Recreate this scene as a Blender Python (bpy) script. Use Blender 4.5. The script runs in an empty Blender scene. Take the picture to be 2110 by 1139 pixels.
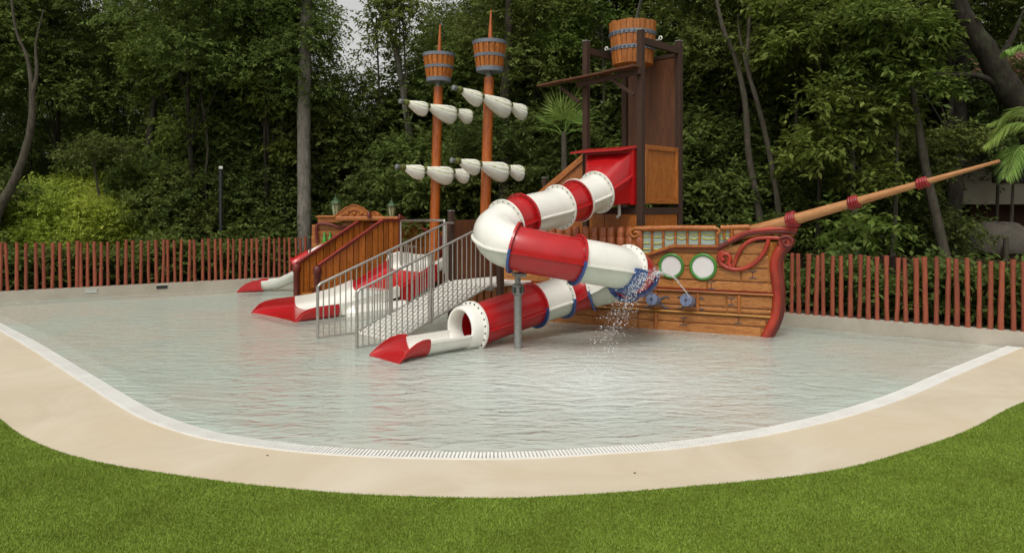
import bpy, bmesh, math, random
import numpy as np
from mathutils import Vector, Matrix
R = math.radians
rnd = random.Random(7)
rng = np.random.default_rng(7)
sc = bpy.context.scene
col = sc.collection

# ------------------------------------------------------------------ camera, sky, sun
CAMH = 2.1
FPX, CX, HOR = 1500.0, 1055.0, 430.0          # focal length in photo pixels, principal column, horizon row
cam = bpy.data.objects.new('camera', bpy.data.cameras.new('camera'))
col.objects.link(cam)
cam.location = (0, 0, CAMH)
cam.rotation_euler = (R(90), 0, 0)
cam.data.sensor_width = 36
cam.data.lens = FPX / 2110 * 36
cam.data.shift_y = (HOR - 569.5) / 2110
cam.data.clip_end = 600
sc.camera = cam

SUN_EL, SUN_ROT = 58, 200
w = bpy.data.worlds.new('World'); sc.world = w; w.use_nodes = True
nt = w.node_tree; nt.nodes.clear()
sky = nt.nodes.new('ShaderNodeTexSky'); sky.sky_type = 'NISHITA'; sky.sun_disc = False
sky.sun_elevation = R(SUN_EL); sky.sun_rotation = R(SUN_ROT); sky.air_density = 1.2; sky.dust_density = 4.0
hs = nt.nodes.new('ShaderNodeHueSaturation'); hs.inputs['Saturation'].default_value = 0.05; hs.inputs['Value'].default_value = 1.0
bg = nt.nodes.new('ShaderNodeBackground'); bg.inputs['Strength'].default_value = 0.15
wo = nt.nodes.new('ShaderNodeOutputWorld')
nt.links.new(sky.outputs[0], hs.inputs['Color']); tint = nt.nodes.new('ShaderNodeMix'); tint.data_type = 'RGBA'; tint.blend_type = 'MULTIPLY'; tint.inputs[0].default_value = 1; tint.inputs[7].default_value = (1, .985, .955, 1)
nt.links.new(hs.outputs[0], tint.inputs[6]); nt.links.new(tint.outputs[2], bg.inputs[0]); nt.links.new(bg.outputs[0], wo.inputs[0])
sl = bpy.data.lights.new('sun', 'SUN'); sl.energy = 1.25; sl.angle = R(14); sl.color = (1.0, 0.955, 0.88)
so = bpy.data.objects.new('sun', sl); col.objects.link(so)
# Nishita rotation r: sun stands at azimuth r clockwise from +Y
az = R(SUN_ROT); el = R(SUN_EL)
sdir = Vector((math.sin(az) * math.cos(el), math.cos(az) * math.cos(el), math.sin(el)))
so.rotation_euler = sdir.to_track_quat('Z', 'Y').to_euler()
sc.view_settings.view_transform = 'Standard'; sc.view_settings.look = 'None'
sc.view_settings.exposure = 0.08; sc.view_settings.gamma = 1; sc.view_settings.use_curve_mapping = False
sc.render.engine = 'CYCLES'
sc.cycles.max_bounces = 6; sc.cycles.transparent_max_bounces = 12
sc.cycles.diffuse_bounces = 3; sc.cycles.glossy_bounces = 3; sc.cycles.transmission_bounces = 4
sc.cycles.use_denoising = True

# ------------------------------------------------------------------ design helpers
def P(px, py, d): return Vector(((px - CX) / FPX * d, d, CAMH + (HOR - py) / FPX * d))
def G(px, py, z=0.0):
    d = FPX * (CAMH - z) / (py - HOR); return Vector(((px - CX) / FPX * d, d, z))
def on_line(px, o, dr):
    k = (px - CX) / FPX; return (k * o[1] - o[0]) / (dr[0] - k * dr[1])
A = Vector((.7071, .7071, 0)); B = Vector((.7071, -.7071, 0)); UP = Vector((0, 0, 1))

def tag(o, label=None, cat=None, group=None, kind=None):
    if label: o['label'] = label
    if cat: o['category'] = cat
    if group: o['group'] = group
    if kind: o['kind'] = kind
    return o
def empty(name, loc, label=None, cat=None, group=None, rz=0):
    o = bpy.data.objects.new(name, None); col.objects.link(o); o.location = loc; o.rotation_euler = (0, 0, rz)
    o.empty_display_size = .1
    return tag(o, label, cat, group)
def root_of(p):
    v = Vector((0, 0, 0))
    while p is not None: v += p.location; p = p.parent
    return v
def link(name, me, mat, parent=None, loc=None, rot=None, smooth=False, sub=None):
    """loc is a world point; parents in this scene carry no rotation when they hold world-laid meshes"""
    o = bpy.data.objects.new(name, me); col.objects.link(o)
    if mat is not None and not me.materials:
        for m in (mat if isinstance(mat, (list, tuple)) else [mat]): me.materials.append(m)
    if smooth: me.polygons.foreach_set('use_smooth', [True] * len(me.polygons))
    base = root_of(parent)
    o.parent = parent
    o.location = (Vector(loc) if loc is not None else Vector((0, 0, 0))) - base
    if rot is not None: o.rotation_euler = rot
    return o
def mesh_from(verts, faces, name='m'):
    me = bpy.data.meshes.new(name); me.from_pydata([tuple(v) for v in verts], [], faces); me.update(); return me
def smooth_by_angle(me, ang=40):
    bm = bmesh.new(); bm.from_mesh(me)
    for f in bm.faces: f.smooth = True
    for e in bm.edges:
        if len(e.link_faces) == 2 and e.calc_face_angle(0) > R(ang): e.smooth = False
    bm.to_mesh(me); bm.free()
_boxcache = {}
def box_mesh(sx, sy, sz, bev=0.0):
    key = (round(sx, 3), round(sy, 3), round(sz, 3), round(bev, 4))
    if key in _boxcache: return _boxcache[key].copy()
    bm = bmesh.new(); bmesh.ops.create_cube(bm, size=1)
    for v in bm.verts: v.co = Vector((v.co.x * sx, v.co.y * sy, v.co.z * sz))
    if bev: bmesh.ops.bevel(bm, geom=bm.edges[:], offset=bev, segments=1, affect='EDGES')
    me = bpy.data.meshes.new('box'); bm.to_mesh(me); bm.free(); _boxcache[key] = me
    return me.copy()
def box(name, c, size, mat, parent=None, rz=0, bev=.006, rot=None):
    return link(name, box_mesh(*size, bev), mat, parent, c, rot if rot is not None else (0, 0, rz))
def beam(name, p, q, wd, ht, mat, parent=None, bev=.005):
    """box along p->q, local x along it"""
    p, q = Vector(p), Vector(q); d = q - p
    zr = math.atan2(d.y, d.x); yr = -math.atan2(d.z, math.hypot(d.x, d.y))
    return link(name, box_mesh(d.length, wd, ht, bev), mat, parent, (p + q) / 2, (0, yr, zr))
def sweep(pts, radii, seg=12, cap=True, closed=False, up0=None):
    pts = [Vector(p) for p in pts]; n = len(pts)
    if isinstance(radii, (int, float)): radii = [radii] * n
    tan = [((pts[min(i + 1, n - 1)] - pts[max(i - 1, 0)]).normalized() if (pts[min(i + 1, n - 1)] - pts[max(i - 1, 0)]).length > 1e-9 else Vector((0, 0, 1))) for i in range(n)]
    u = up0 or (Vector((0, 0, 1)) if abs(tan[0].z) < .9 else Vector((1, 0, 0)))
    vs, fs = [], []
    for i in range(n):
        u = (u - tan[i] * u.dot(tan[i])).normalized(); v = tan[i].cross(u)
        for k in range(seg):
            a = 2 * math.pi * k / seg
            vs.append(pts[i] + (u * math.cos(a) + v * math.sin(a)) * radii[i])
    for i in range(n - 1):
        for k in range(seg):
            k2 = (k + 1) % seg
            fs.append((i * seg + k, i * seg + k2, (i + 1) * seg + k2, (i + 1) * seg + k))
    if cap:
        fs.append(tuple(range(seg))[::-1]); fs.append(tuple((n - 1) * seg + k for k in range(seg)))
    return vs, fs
def tube(name, pts, radii, mat, parent=None, seg=12, smooth=True, cap=True):
    base = root_of(parent)
    vs, fs = sweep(pts, radii, seg, cap)
    me = mesh_from([v - base for v in vs], fs)
    if smooth: smooth_by_angle(me, 50)
    o = link(name, me, mat, parent, base); return o
def world_mesh(name, vs, fs, mat, parent=None, smooth=False):
    base = root_of(parent)
    me = mesh_from([Vector(v) - base for v in vs], fs)
    if smooth: smooth_by_angle(me, 42)
    return link(name, me, mat, parent, base)
class Geo:
    def __init__(s): s.v = []; s.f = []
    def add(s, vs, fs):
        n = len(s.v); s.v += [Vector(v) for v in vs]; s.f += [tuple(i + n for i in f) for f in fs]
    def tube(s, pts, r, seg=8, cap=True): s.add(*sweep(pts, r, seg, cap))
    def box(s, c, size, rz=0, M=None):
        sx, sy, sz = [x / 2 for x in size]; m = M or Matrix.Rotation(rz, 3, 'Z')
        vs = [Vector(c) + m @ Vector((x * sx, y * sy, z * sz)) for x in (-1, 1) for y in (-1, 1) for z in (-1, 1)]
        s.add(vs, [(0, 1, 3, 2), (4, 6, 7, 5), (0, 4, 5, 1), (2, 3, 7, 6), (0, 2, 6, 4), (1, 5, 7, 3)])
    def build(s, name, mat, parent=None, smooth=False): return world_mesh(name, s.v, s.f, mat, parent, smooth)
def catmull(pts, per=10):
    pts = [Vector(p) for p in pts]; out = []
    ext = [pts[0] * 2 - pts[1]] + pts + [pts[-1] * 2 - pts[-2]]
    for i in range(len(pts) - 1):
        p0, p1, p2, p3 = ext[i:i + 4]
        for k in range(per):
            t = k / per
            out.append(.5 * ((2 * p1) + (p2 - p0) * t + (2 * p0 - 5 * p1 + 4 * p2 - p3) * t * t + (3 * p1 - p0 - 3 * p2 + p3) * t ** 3))
    out.append(pts[-1]); return out
def prism(name, poly, mat, parent, o, ex, ez, ey, depth, bev=0):
    """poly in (u,z) on plane o+u*ex+z*ez, extruded by depth along ey (from 0 to -depth)"""
    n = len(poly)
    f0 = [o + ex * u + ez * z for u, z in poly]; f1 = [p - ey * depth for p in f0]
    return world_mesh(name, f0 + f1, [tuple(range(n)), tuple(range(2 * n - 1, n - 1, -1))] +
                      [(i, n + i, n + (i + 1) % n, (i + 1) % n) for i in range(n)], mat, parent)
def lathe(prof, seg=24, c=(0, 0, 0)):
    c = Vector(c); vs = []; fs = []
    for r, z in prof:
        for k in range(seg):
            a = 2 * math.pi * k / seg; vs.append(c + Vector((r * math.cos(a), r * math.sin(a), z)))
    for i in range(len(prof) - 1):
        for k in range(seg):
            k2 = (k + 1) % seg; fs.append((i * seg + k, i * seg + k2, (i + 1) * seg + k2, (i + 1) * seg + k))
    fs.append(tuple(range(seg))[::-1]); fs.append(tuple((len(prof) - 1) * seg + k for k in range(seg)))
    return vs, fs

# ------------------------------------------------------------------ materials
class N:
    def __init__(s, name):
        s.m = bpy.data.materials.new(name); s.m.use_nodes = True; s.t = s.m.node_tree; s.t.nodes.clear()
        s.out = s.t.nodes.new('ShaderNodeOutputMaterial')
    def n(s, typ, **kw):
        nd = s.t.nodes.new('ShaderNode' + typ)
        for k, v in kw.items():
            if k.startswith('_'): setattr(nd, k[1:], v)
            else:
                key = k.replace('__', ' ')
                nd.inputs[key].default_value = v
        return nd
    def l(s, a, b): s.t.links.new(a, b)
    def ramp(s, fac, stops):
        r = s.t.nodes.new('ShaderNodeValToRGB'); e = r.color_ramp.elements
        while len(e) < len(stops): e.new(.5)
        for x, (p, c) in zip(e, stops): x.position = p; x.color = (*c, 1) if len(c) == 3 else c
        s.l(fac, r.inputs[0]); return r.outputs[0]
    def mix(s, fac, a, b, typ='MIX'):
        m = s.t.nodes.new('ShaderNodeMix'); m.data_type = 'RGBA'; m.blend_type = typ
        for sock, v in ((m.inputs[0], fac), (m.inputs[6], a), (m.inputs[7], b)):
            if hasattr(v, 'is_linked') or hasattr(v, 'links'): s.l(v, sock)
            elif isinstance(v, tuple): sock.default_value = (*v, 1) if len(v) == 3 else v
            else: sock.default_value = v
        return m.outputs[2]
    def math(s, op, a, b=None):
        m = s.t.nodes.new('ShaderNodeMath'); m.operation = op
        for sock, v in ((m.inputs[0], a), (m.inputs[1], b)):
            if v is None: continue
            if hasattr(v, 'links'): s.l(v, sock)
            else: sock.default_value = v
        return m.outputs[0]
    def coords(s, kind='Object', scale=(1, 1, 1), rand=False):
        tc = s.t.nodes.new('ShaderNodeTexCoord'); mp = s.t.nodes.new('ShaderNodeMapping'); mp.inputs['Scale'].default_value = scale
        s.l(tc.outputs[kind], mp.inputs[0])
        if rand:
            oi = s.t.nodes.new('ShaderNodeObjectInfo'); cx = s.t.nodes.new('ShaderNodeVectorMath'); cx.operation = 'SCALE'
            cx.inputs[0].default_value = (37, 53, 71); s.l(oi.outputs['Random'], cx.inputs['Scale']); s.l(cx.outputs[0], mp.inputs['Location'])
        return mp.outputs[0]
    def noise(s, vec, scale=5, detail=4, rough=.55, dist=0):
        x = s.t.nodes.new('ShaderNodeTexNoise'); x.inputs['Scale'].default_value = scale; x.inputs['Detail'].default_value = detail
        x.inputs['Roughness'].default_value = rough; x.inputs['Distortion'].default_value = dist
        s.l(vec, x.inputs['Vector']); return x.outputs[0]
    def bump(s, h, strength=.3, dist=.01, nrm=None):
        b = s.t.nodes.new('ShaderNodeBump'); b.inputs['Strength'].default_value = strength; b.inputs['Distance'].default_value = dist
        s.l(h, b.inputs['Height'])
        if nrm is not None: s.l(nrm, b.inputs['Normal'])
        return b.outputs[0]
    def bsdf(s, colr, rough=.5, nrm=None, metal=0, spec=.5, coat=0):
        b = s.t.nodes.new('ShaderNodeBsdfPrincipled')
        for sock, v in ((b.inputs['Base Color'], colr), (b.inputs['Roughness'], rough)):
            if hasattr(v, 'links'): s.l(v, sock)
            elif isinstance(v, tuple): sock.default_value = (*v, 1) if len(v) == 3 else v
            else: sock.default_value = v
        b.inputs['Metallic'].default_value = metal; b.inputs['Specular IOR Level'].default_value = spec
        b.inputs['Coat Weight'].default_value = coat; b.inputs['Coat Roughness'].default_value = .15
        if nrm is not None: s.l(nrm, b.inputs['Normal'])
        return b.outputs[0]
    def done(s, sh): s.l(sh, s.out.inputs[0]); return s.m

def wood(name, light, mid, dark, along='x', scale=1.0, rough=.45, var=.25, coat=.15):
    """painted grain running along the piece's own axis, each piece shifted"""
    n = N(name)
    sc_ = {'x': (.9, 7, 7), 'y': (7, .9, 7), 'z': (7, 7, .9)}[along]
    v = n.coords('Object', tuple(x * scale for x in sc_), True)
    g = n.noise(v, 3.2, 6, .62, 1.2)
    c = n.ramp(g, [(.28, dark), (.44, mid), (.62, light), (.75, mid)])
    f = n.noise(n.coords('Object', tuple(x * scale * 2.5 for x in sc_), True), 6, 3, .6)
    c2 = n.mix(n.math('MULTIPLY', n.math('GREATER_THAN', f, .57), .5), c, dark)
    oi = n.t.nodes.new('ShaderNodeObjectInfo')
    h = n.t.nodes.new('ShaderNodeHueSaturation'); n.l(c2, h.inputs['Color'])
    n.l(n.math('ADD', n.math('MULTIPLY', oi.outputs['Random'], var), 1 - var / 2), h.inputs['Value'])
    wl = n.noise(n.coords('Object', (1.6, 1.6, 1.6), True), 2.2, 3, .6)
    c3 = n.mix(n.math('MULTIPLY', wl, .35), h.outputs[0], mid)
    b = n.bump(g, .5, .008)
    return n.done(n.bsdf(c3, rough, b, coat=coat))
def paint(name, c, rough=.28, var=.08, dirt=(.35, .33, .28), dirtamt=.12, coat=.5, bump=.06):
    n = N(name); v = n.coords('Object', (1, 1, 1), True)
    ns = n.noise(v, 2.3, 5, .6)
    dk = tuple(x * (1 - var * 2) for x in c); lt = tuple(min(1, x * (1 + var)) for x in c)
    cc = n.ramp(ns, [(.3, dk), (.7, lt)])
    d = n.noise(n.coords('Object', (6, 6, 1.2), True), 3, 6, .7)
    cc = n.mix(n.math('MULTIPLY', n.ramp(d, [(.5, (0, 0, 0)), (.75, (1, 1, 1))]), dirtamt), cc, dirt)
    rr = n.ramp(ns, [(.3, (rough,) * 3), (.7, (min(1, rough + .15),) * 3)])
    return n.done(n.bsdf(cc, rr, n.bump(n.noise(v, 9, 3), bump, .02), coat=coat))
def metal(name, c, rough=.4, met=.9):
    n = N(name); v = n.coords('Object', (1, 1, 1), True)
    cc = n.ramp(n.noise(v, 14, 5, .7), [(.3, tuple(x * .75 for x in c)), (.7, c)])
    return n.done(n.bsdf(cc, rough, n.bump(n.noise(v, 30, 3), .05, .01), metal=met))

M = {}
M['plank'] = wood('painted_plank', (.44, .165, .030), (.30, .095, .014), (.09, .025, .005), 'x', 1.0, .42)
M['hull_plank'] = wood('hull_plank', (.46, .195, .044), (.31, .108, .020), (.065, .020, .005), 'x', 1.5, .45, .2)
M['batten'] = wood('orange_batten', (.46, .17, .028), (.30, .085, .012), (.15, .035, .008), 'x', 1, .4, .1)
M['vplank'] = wood('vertical_plank', (.50, .17, .026), (.37, .105, .014), (.15, .036, .006), 'z', .8, .45, .55)
M['vpanel'] = wood('tower_panel', (.44, .15, .022), (.31, .092, .013), (.15, .038, .007), 'z', 1.6, .42, .15)
M['mast'] = wood('mast_paint', (.50, .135, .014), (.36, .08, .009), (.14, .025, .006), 'z', 1.2, .4, .06)
M['bucket'] = wood('bucket_stave', (.50, .175, .030), (.35, .105, .017), (.12, .035, .01), 'z', 1.0, .45, .3)
M['sprit'] = wood('sprit_wood', (.50, .25, .10), (.40, .175, .06), (.27, .10, .03), 'x', .7, .42, .05)
M['yellow'] = wood('ochre_rail', (.45, .24, .03), (.33, .14, .02), (.16, .05, .01), 'x', 1, .4, .08)
M['log'] = wood('log_paint', (.42, .13, .045), (.27, .07, .022), (.12, .028, .01), 'z', 1, .38, .2)
M['brown'] = wood('brown_column', (.052, .023, .011), (.040, .018, .009), (.026, .012, .007), 'z', .7, .9, .05, 0)
M['brown_beam'] = wood('brown_beam', (.052, .023, .011), (.040, .018, .009), (.026, .012, .007), 'x', .7, .9, .05, 0)
M['brown_panel'] = wood('brown_panel', (.135, .043, .012), (.088, .029, .009), (.055, .019, .007), 'z', .25, .6, .05, .0)
M['post'] = wood('fence_post', (.31, .076, .032), (.23, .053, .024), (.13, .030, .015), 'z', 1.2, .75, .4, 0)
M['red'] = paint('red_fibreglass', (.43, .006, .008), .28, .1, (.22, .015, .012), .2, .35)
M['dred'] = paint('dark_red_trim', (.13, .012, .007), .45, .2, (.09,.02,.01), .4, .1)
M['stem'] = paint('red_orange_stem', (.34, .024, .010), .4, .2, (.40, .10, .02), .35, .2)
M['white'] = paint('white_gelcoat', (.78, .765, .70), .26, .03, (.45, .43, .34), .14)
M['rope_red'] = paint('rope_red', (.27, .008, .012), .4, .2, coat=.1)
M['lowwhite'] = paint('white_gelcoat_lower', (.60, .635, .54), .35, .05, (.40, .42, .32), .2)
M['greywhite'] = paint('grey_gelcoat', (.50, .52, .47), .35, .04, (.35, .35, .3), .2)
M['blue'] = paint('blue_flange', (.018, .075, .26), .35, .1)
M['sail'] = paint('cream_sail', (.80, .79, .71), .5, .04, (.5, .5, .32), .2, 0)
M['sailfold'] = paint('olive_fold', (.56, .58, .36), .55, .1, (.3, .32, .15), .2, 0)
M['olive'] = paint('olive_band', (.13, .15, .03), .5, .2, coat=0)
M['greycap'] = paint('grey_cap', (.16, .18, .18), .4, .1)
M['hoop'] = paint('blue_grey_hoop', (.17, .19, .235), .4, .15)
M['cannon'] = paint('blue_grey_cannon', (.16, .20, .32), .4, .15)
M['iron'] = paint('dark_iron', (.05, .06, .085), .45, .1)
M['green'] = paint('green_ring', (.045, .22, .02), .35, .15)
M['porthole'] = paint('porthole_white', (.66, .64, .63), .4, .02, dirtamt=.03)
M['glasspaint'] = paint('pale_green_panel', (.33, .42, .36), .4, .08)
M['yellowline'] = paint('yellow_line', (.55, .50, .04), .4, .05)
M['steel'] = metal('stainless_steel', (.50, .48, .44), .38, .85)
M['galv'] = metal('galvanised_post', (.30, .31, .29), .55, .6)
M['bolt'] = paint('dark_bolt', (.03, .03, .03), .4, .05, dirtamt=0)
M['black'] = paint('black_metal', (.02, .021, .022), .5, .05, dirtamt=0, coat=0)
M['lantern_green'] = paint('lantern_green', (.022, .06, .012), .4, .1)
M['lantern_glass'] = paint('lantern_glass', (.36, .42, .25), .3, .05)
M['netting'] = paint('white_mesh', (.66, .64, .58), .5, .05, coat=0)

# plaster / concrete
n = N('pool_wall'); v = n.coords('Object')
c = n.ramp(n.noise(v, 1.2, 6, .65), [(.3, (.33, .295, .235)), (.7, (.45, .41, .34))])
M['wall'] = n.done(n.bsdf(c, .7, n.bump(n.noise(v, 40, 4), .15, .01)))
n = N('deck_screed'); v = n.coords('Object')
a_ = n.ramp(n.noise(v, .7, 8, .66, .9), [(.28, (.47, .395, .28)), (.5, (.55, .48, .365)), (.7, (.61, .555, .45))])
b_ = n.mix(n.math('MULTIPLY', n.noise(n.coords('Object', (1, 1, 1)), 55, 4, .8), .35), a_, (.50, .42, .31))
sp = n.math('GREATER_THAN', n.noise(v, 9, 2, .5), .80)
b_ = n.mix(n.math('MULTIPLY', sp, .5), b_, (.16, .12, .08))
st_ = n.ramp(n.noise(n.coords('Object', (1, 1, 1)), .45, 3, .6, 1.0), [(.45, (0, 0, 0)), (.62, (1, 1, 1))])
b_ = n.mix(n.math('MULTIPLY', st_, .35), b_, (.55, .44, .29))
M['deck'] = n.done(n.bsdf(b_, .75, n.bump(n.noise(v, 70, 4), .2, .006), spec=.3))
n = N('pool_floor'); v = n.coords('Object')
c = n.ramp(n.noise(v, .8, 5, .6), [(.3, (.56, .53, .46)), (.7, (.64, .61, .54))])
M['floor'] = n.done(n.bsdf(c, .7))
n = N('curb_white'); v = n.coords('Object')
c = n.ramp(n.noise(v, 3, 5, .6), [(.3, (.72, .70, .66)), (.7, (.82, .81, .77))])
M['curb'] = n.done(n.bsdf(c, .5, n.bump(n.noise(v, 40, 3), .1, .005)))
n = N('leaf_litter'); v = n.coords('Object')
c = n.ramp(n.noise(v, 3, 6, .7), [(.3, (.02, .016, .010)), (.6, (.05, .038, .022)), (.8, (.03, .04, .012))])
M['soil'] = n.done(n.bsdf(c, .95, n.bump(n.noise(v, 8, 5), .8, .08), spec=.1))
n = N('turf_base'); v = n.coords('Object')
c = n.ramp(n.noise(v, 60, 4, .7), [(.3, (.055, .095, .010)), (.7, (.11, .165, .022))])
M['turf'] = n.done(n.bsdf(c, .9, spec=.1))
n = N('turf_blade'); v = n.coords('Object')
gi = n.t.nodes.new('ShaderNodeNewGeometry')
c = n.ramp(gi.outputs['Random Per Island'], [(0, (.155, .23, .020)), (.5, (.21, .31, .034)), (.92, (.255, .355, .05)), (1, (.36, .40, .12))])
c = n.mix(n.ramp(n.noise(v, 1.7, 4, .65), [(.38, (0, 0, 0)), (.62, (.6, .6, .6))]), c, (.14, .19, .018))
M['blade'] = n.done(n.bsdf(c, .6, spec=.25))

# water: fresnel reflection over a slightly milky, see-through body
n = N('pool_water')
v = n.coords('Object', (1, 1, 1))
w1 = n.noise(n.coords('Object', (1.0, 2.4, 1)), 2.4, 2, .5, .8)
w2 = n.noise(n.coords('Object', (1.3, 3.0, 1)), 6.5, 1, .5, .5)
vm = n.t.nodes.new('ShaderNodeVectorMath'); vm.operation = 'DISTANCE'; vm.inputs[1].default_value = (.95, 8.9, 0)
tcw = n.t.nodes.new('ShaderNodeTexCoord'); n.l(tcw.outputs['Object'], vm.inputs[0])
near = n.math('DIVIDE', 1.0, n.math('ADD', 1.0, n.math('MULTIPLY', n.math('POWER', vm.outputs['Value'], 2.0), 1.0)))
sp_ = n.noise(v, 22, 3, .7)
hgt = n.math('ADD', n.math('MULTIPLY', w1, 1.0), n.math('ADD', n.math('MULTIPLY', w2, .24), n.math('ADD', n.math('MULTIPLY', n.math('MULTIPLY', sp_, near), .35), n.math('MULTIPLY', n.math('MULTIPLY', n.math('SINE', n.math('MULTIPLY', vm.outputs['Value'], 26.0)), near), .10))))
bw = n.bump(hgt, 1.0, .052)
gl = n.t.nodes.new('ShaderNodeBsdfGlossy'); gl.inputs['Roughness'].default_value = .07; gl.inputs['Color'].default_value = (1, 1, 1, 1); n.l(bw, gl.inputs['Normal'])
tr = n.t.nodes.new('ShaderNodeBsdfTransparent'); tr.inputs['Color'].default_value = (.87, .93, .89, 1)
df = n.t.nodes.new('ShaderNodeBsdfDiffuse'); n.l(bw, df.inputs['Normal'])
milk = n.ramp(n.noise(v, .38, 4, .6, .4), [(.42, (.56, .505, .435)), (.57, (.49, .56, .495))])
foamn = n.math('MULTIPLY', near, n.ramp(n.noise(v, 16, 5, .75), [(.45, (0, 0, 0)), (.62, (1, 1, 1))]))
near2 = n.math('DIVIDE', 1.0, n.math('ADD', 1.0, n.math('MULTIPLY', n.math('POWER', vm.outputs['Value'], 2.0), .28)))
milk = n.mix(n.math('MULTIPLY', near2, .9), milk, (.68, .73, .69))
milk = n.mix(foamn, milk, (.76, .79, .77))
n.l(milk, df.inputs['Color'])
m1 = n.t.nodes.new('ShaderNodeMixShader'); n.l(n.math('ADD', n.math('MULTIPLY', near2, .35), .46), m1.inputs[0]); n.l(tr.outputs[0], m1.inputs[1]); n.l(df.outputs[0], m1.inputs[2])
fr = n.t.nodes.new('ShaderNodeFresnel'); fr.inputs['IOR'].default_value = 1.33; n.l(bw, fr.inputs['Normal'])
m2 = n.t.nodes.new('ShaderNodeMixShader'); n.l(n.math('MULTIPLY', fr.outputs[0], .62), m2.inputs[0]); n.l(m1.outputs[0], m2.inputs[1]); n.l(gl.outputs[0], m2.inputs[2])
M['water'] = n.done(m2.outputs[0])
n = N('spray'); b_ = n.bsdf((.85, .87, .88), .15)
tr = n.t.nodes.new('ShaderNodeBsdfTransparent'); mm = n.t.nodes.new('ShaderNodeMixShader'); mm.inputs[0].default_value = .62
n.l(tr.outputs[0], mm.inputs[1]); n.l(b_, mm.inputs[2]); M['spray'] = n.done(mm.outputs[0])

def leafmat(name, stops, trans=.42, rough=.62, spec=.18, nz=.5):
    n = N(name); gi = n.t.nodes.new('ShaderNodeNewGeometry'); oi = n.t.nodes.new('ShaderNodeObjectInfo')
    c = n.ramp(gi.outputs['Random Per Island'], stops)
    h = n.t.nodes.new('ShaderNodeHueSaturation'); n.l(c, h.inputs['Color'])
    ns = n.noise(n.coords('Object'), .9, 3, .6)
    n.l(n.math('ADD', n.math('MULTIPLY', oi.outputs['Random'], .035), .483), h.inputs['Hue'])
    n.l(n.math('ADD', n.math('MULTIPLY', ns, nz * 2), 1 - nz), h.inputs['Value'])
    b = n.bsdf(h.outputs[0], rough, spec=spec)
    t = n.t.nodes.new('ShaderNodeBsdfTranslucent'); n.l(h.outputs[0], t.inputs[0])
    mx = n.t.nodes.new('ShaderNodeMixShader'); mx.inputs[0].default_value = trans; n.l(b, mx.inputs[1]); n.l(t.outputs[0], mx.inputs[2])
    return n.done(mx.outputs[0])
M['leaf'] = leafmat('forest_leaf', [(0, (.088, .124, .028)), (.5, (.138, .186, .040)), (.85, (.17, .215, .052)), (1, (.19, .21, .06))])
M['leaf_light'] = leafmat('light_leaf', [(0, (.075, .115, .018)), (.5, (.115, .165, .028)), (1, (.20, .24, .055))])
M['leaf_lime'] = leafmat('lime_leaf', [(0, (.27, .36, .04)), (.5, (.42, .51, .07)), (1, (.60, .62, .14))], .45, nz=.4)
M['leaf_dark'] = leafmat('dark_leaf', [(0, (.075, .106, .026)), (.5, (.115, .156, .037)), (1, (.125, .158, .043))])
M['palm'] = leafmat('palm_leaf', [(0, (.13, .22, .045)), (.5, (.20, .32, .06)), (1, (.34, .42, .13))], .35)
def bark(name, a, b):
    n = N(name); v = n.coords('Object', (5, 5, 1.2), True)
    g = n.noise(v, 3, 7, .7, .6)
    c = n.ramp(g, [(.3, a), (.55, b), (.75, tuple(min(1, x * 1.25) for x in b))])
    bl = n.ramp(n.noise(n.coords('Object', (1, 1, .8), True), 6, 4, .6), [(.5, (0, 0, 0)), (.7, (.6, .6, .6))])
    c = n.mix(bl, c, (.05, .06, .03))
    return n.done(n.bsdf(c, .9, n.bump(g, .7, .03), spec=.15))
M['bark'] = bark('bark_grey', (.07, .064, .052), (.18, .165, .14))
M['bark_dark'] = bark('bark_dark', (.012, .010, .008), (.032, .026, .020))
M['bark_mid'] = bark('bark_mid', (.032, .027, .020), (.085, .072, .055))

# ------------------------------------------------------------------ ground, pool, deck
curb_px = [(0, 682), (65, 720), (150, 775), (240, 833), (300, 866), (400, 900), (525, 922), (700, 940), (950, 948), (1100, 946), (1255, 937), (1405, 925), (1555, 903), (1680, 877), (1780, 850), (1880, 815), (1980, 770), (2105, 717)]
curb = [G(x, y).to_2d() for x, y in curb_px]
curb = [Vector((-12.6, 15.6)), Vector((-10.6, 14.2))] + curb
edge = [Vector((p.x, p.y)) for p in catmull([Vector((c.x, c.y, 0)) for c in curb], 8)]
grass_px = [(0, 862), (50, 898), (125, 930), (225, 955), (350, 975), (500, 995), (700, 1014), (880, 1022), (1060, 1024), (1255, 1014), (1430, 1000), (1605, 983), (1755, 960), (1905, 917), (2005, 880), (2110, 827)]
gr = [G(x, y, .02).to_2d() for x, y in grass_px]
gr = [Vector((-11.4, 12.7)), Vector((-8.1, 9.95)), Vector((-6.15, 8.2))] + gr + [Vector((7.4, 9.0)), Vector((9.5, 11.0))]
gedge = [Vector((p.x, p.y)) for p in catmull([Vector((c.x, c.y, 0)) for c in gr], 8)]
WL0 = Vector((-11.48, 16.32)); WLd = Vector((.836, .549))
wall_pts = [WL0 - WLd * 6, WL0, WL0 + WLd * 9.0, Vector((2.6, 18.3)), Vector((4.55, 13.32)), Vector((7.9, 10.98)), Vector((13.0, 7.45))]

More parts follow.
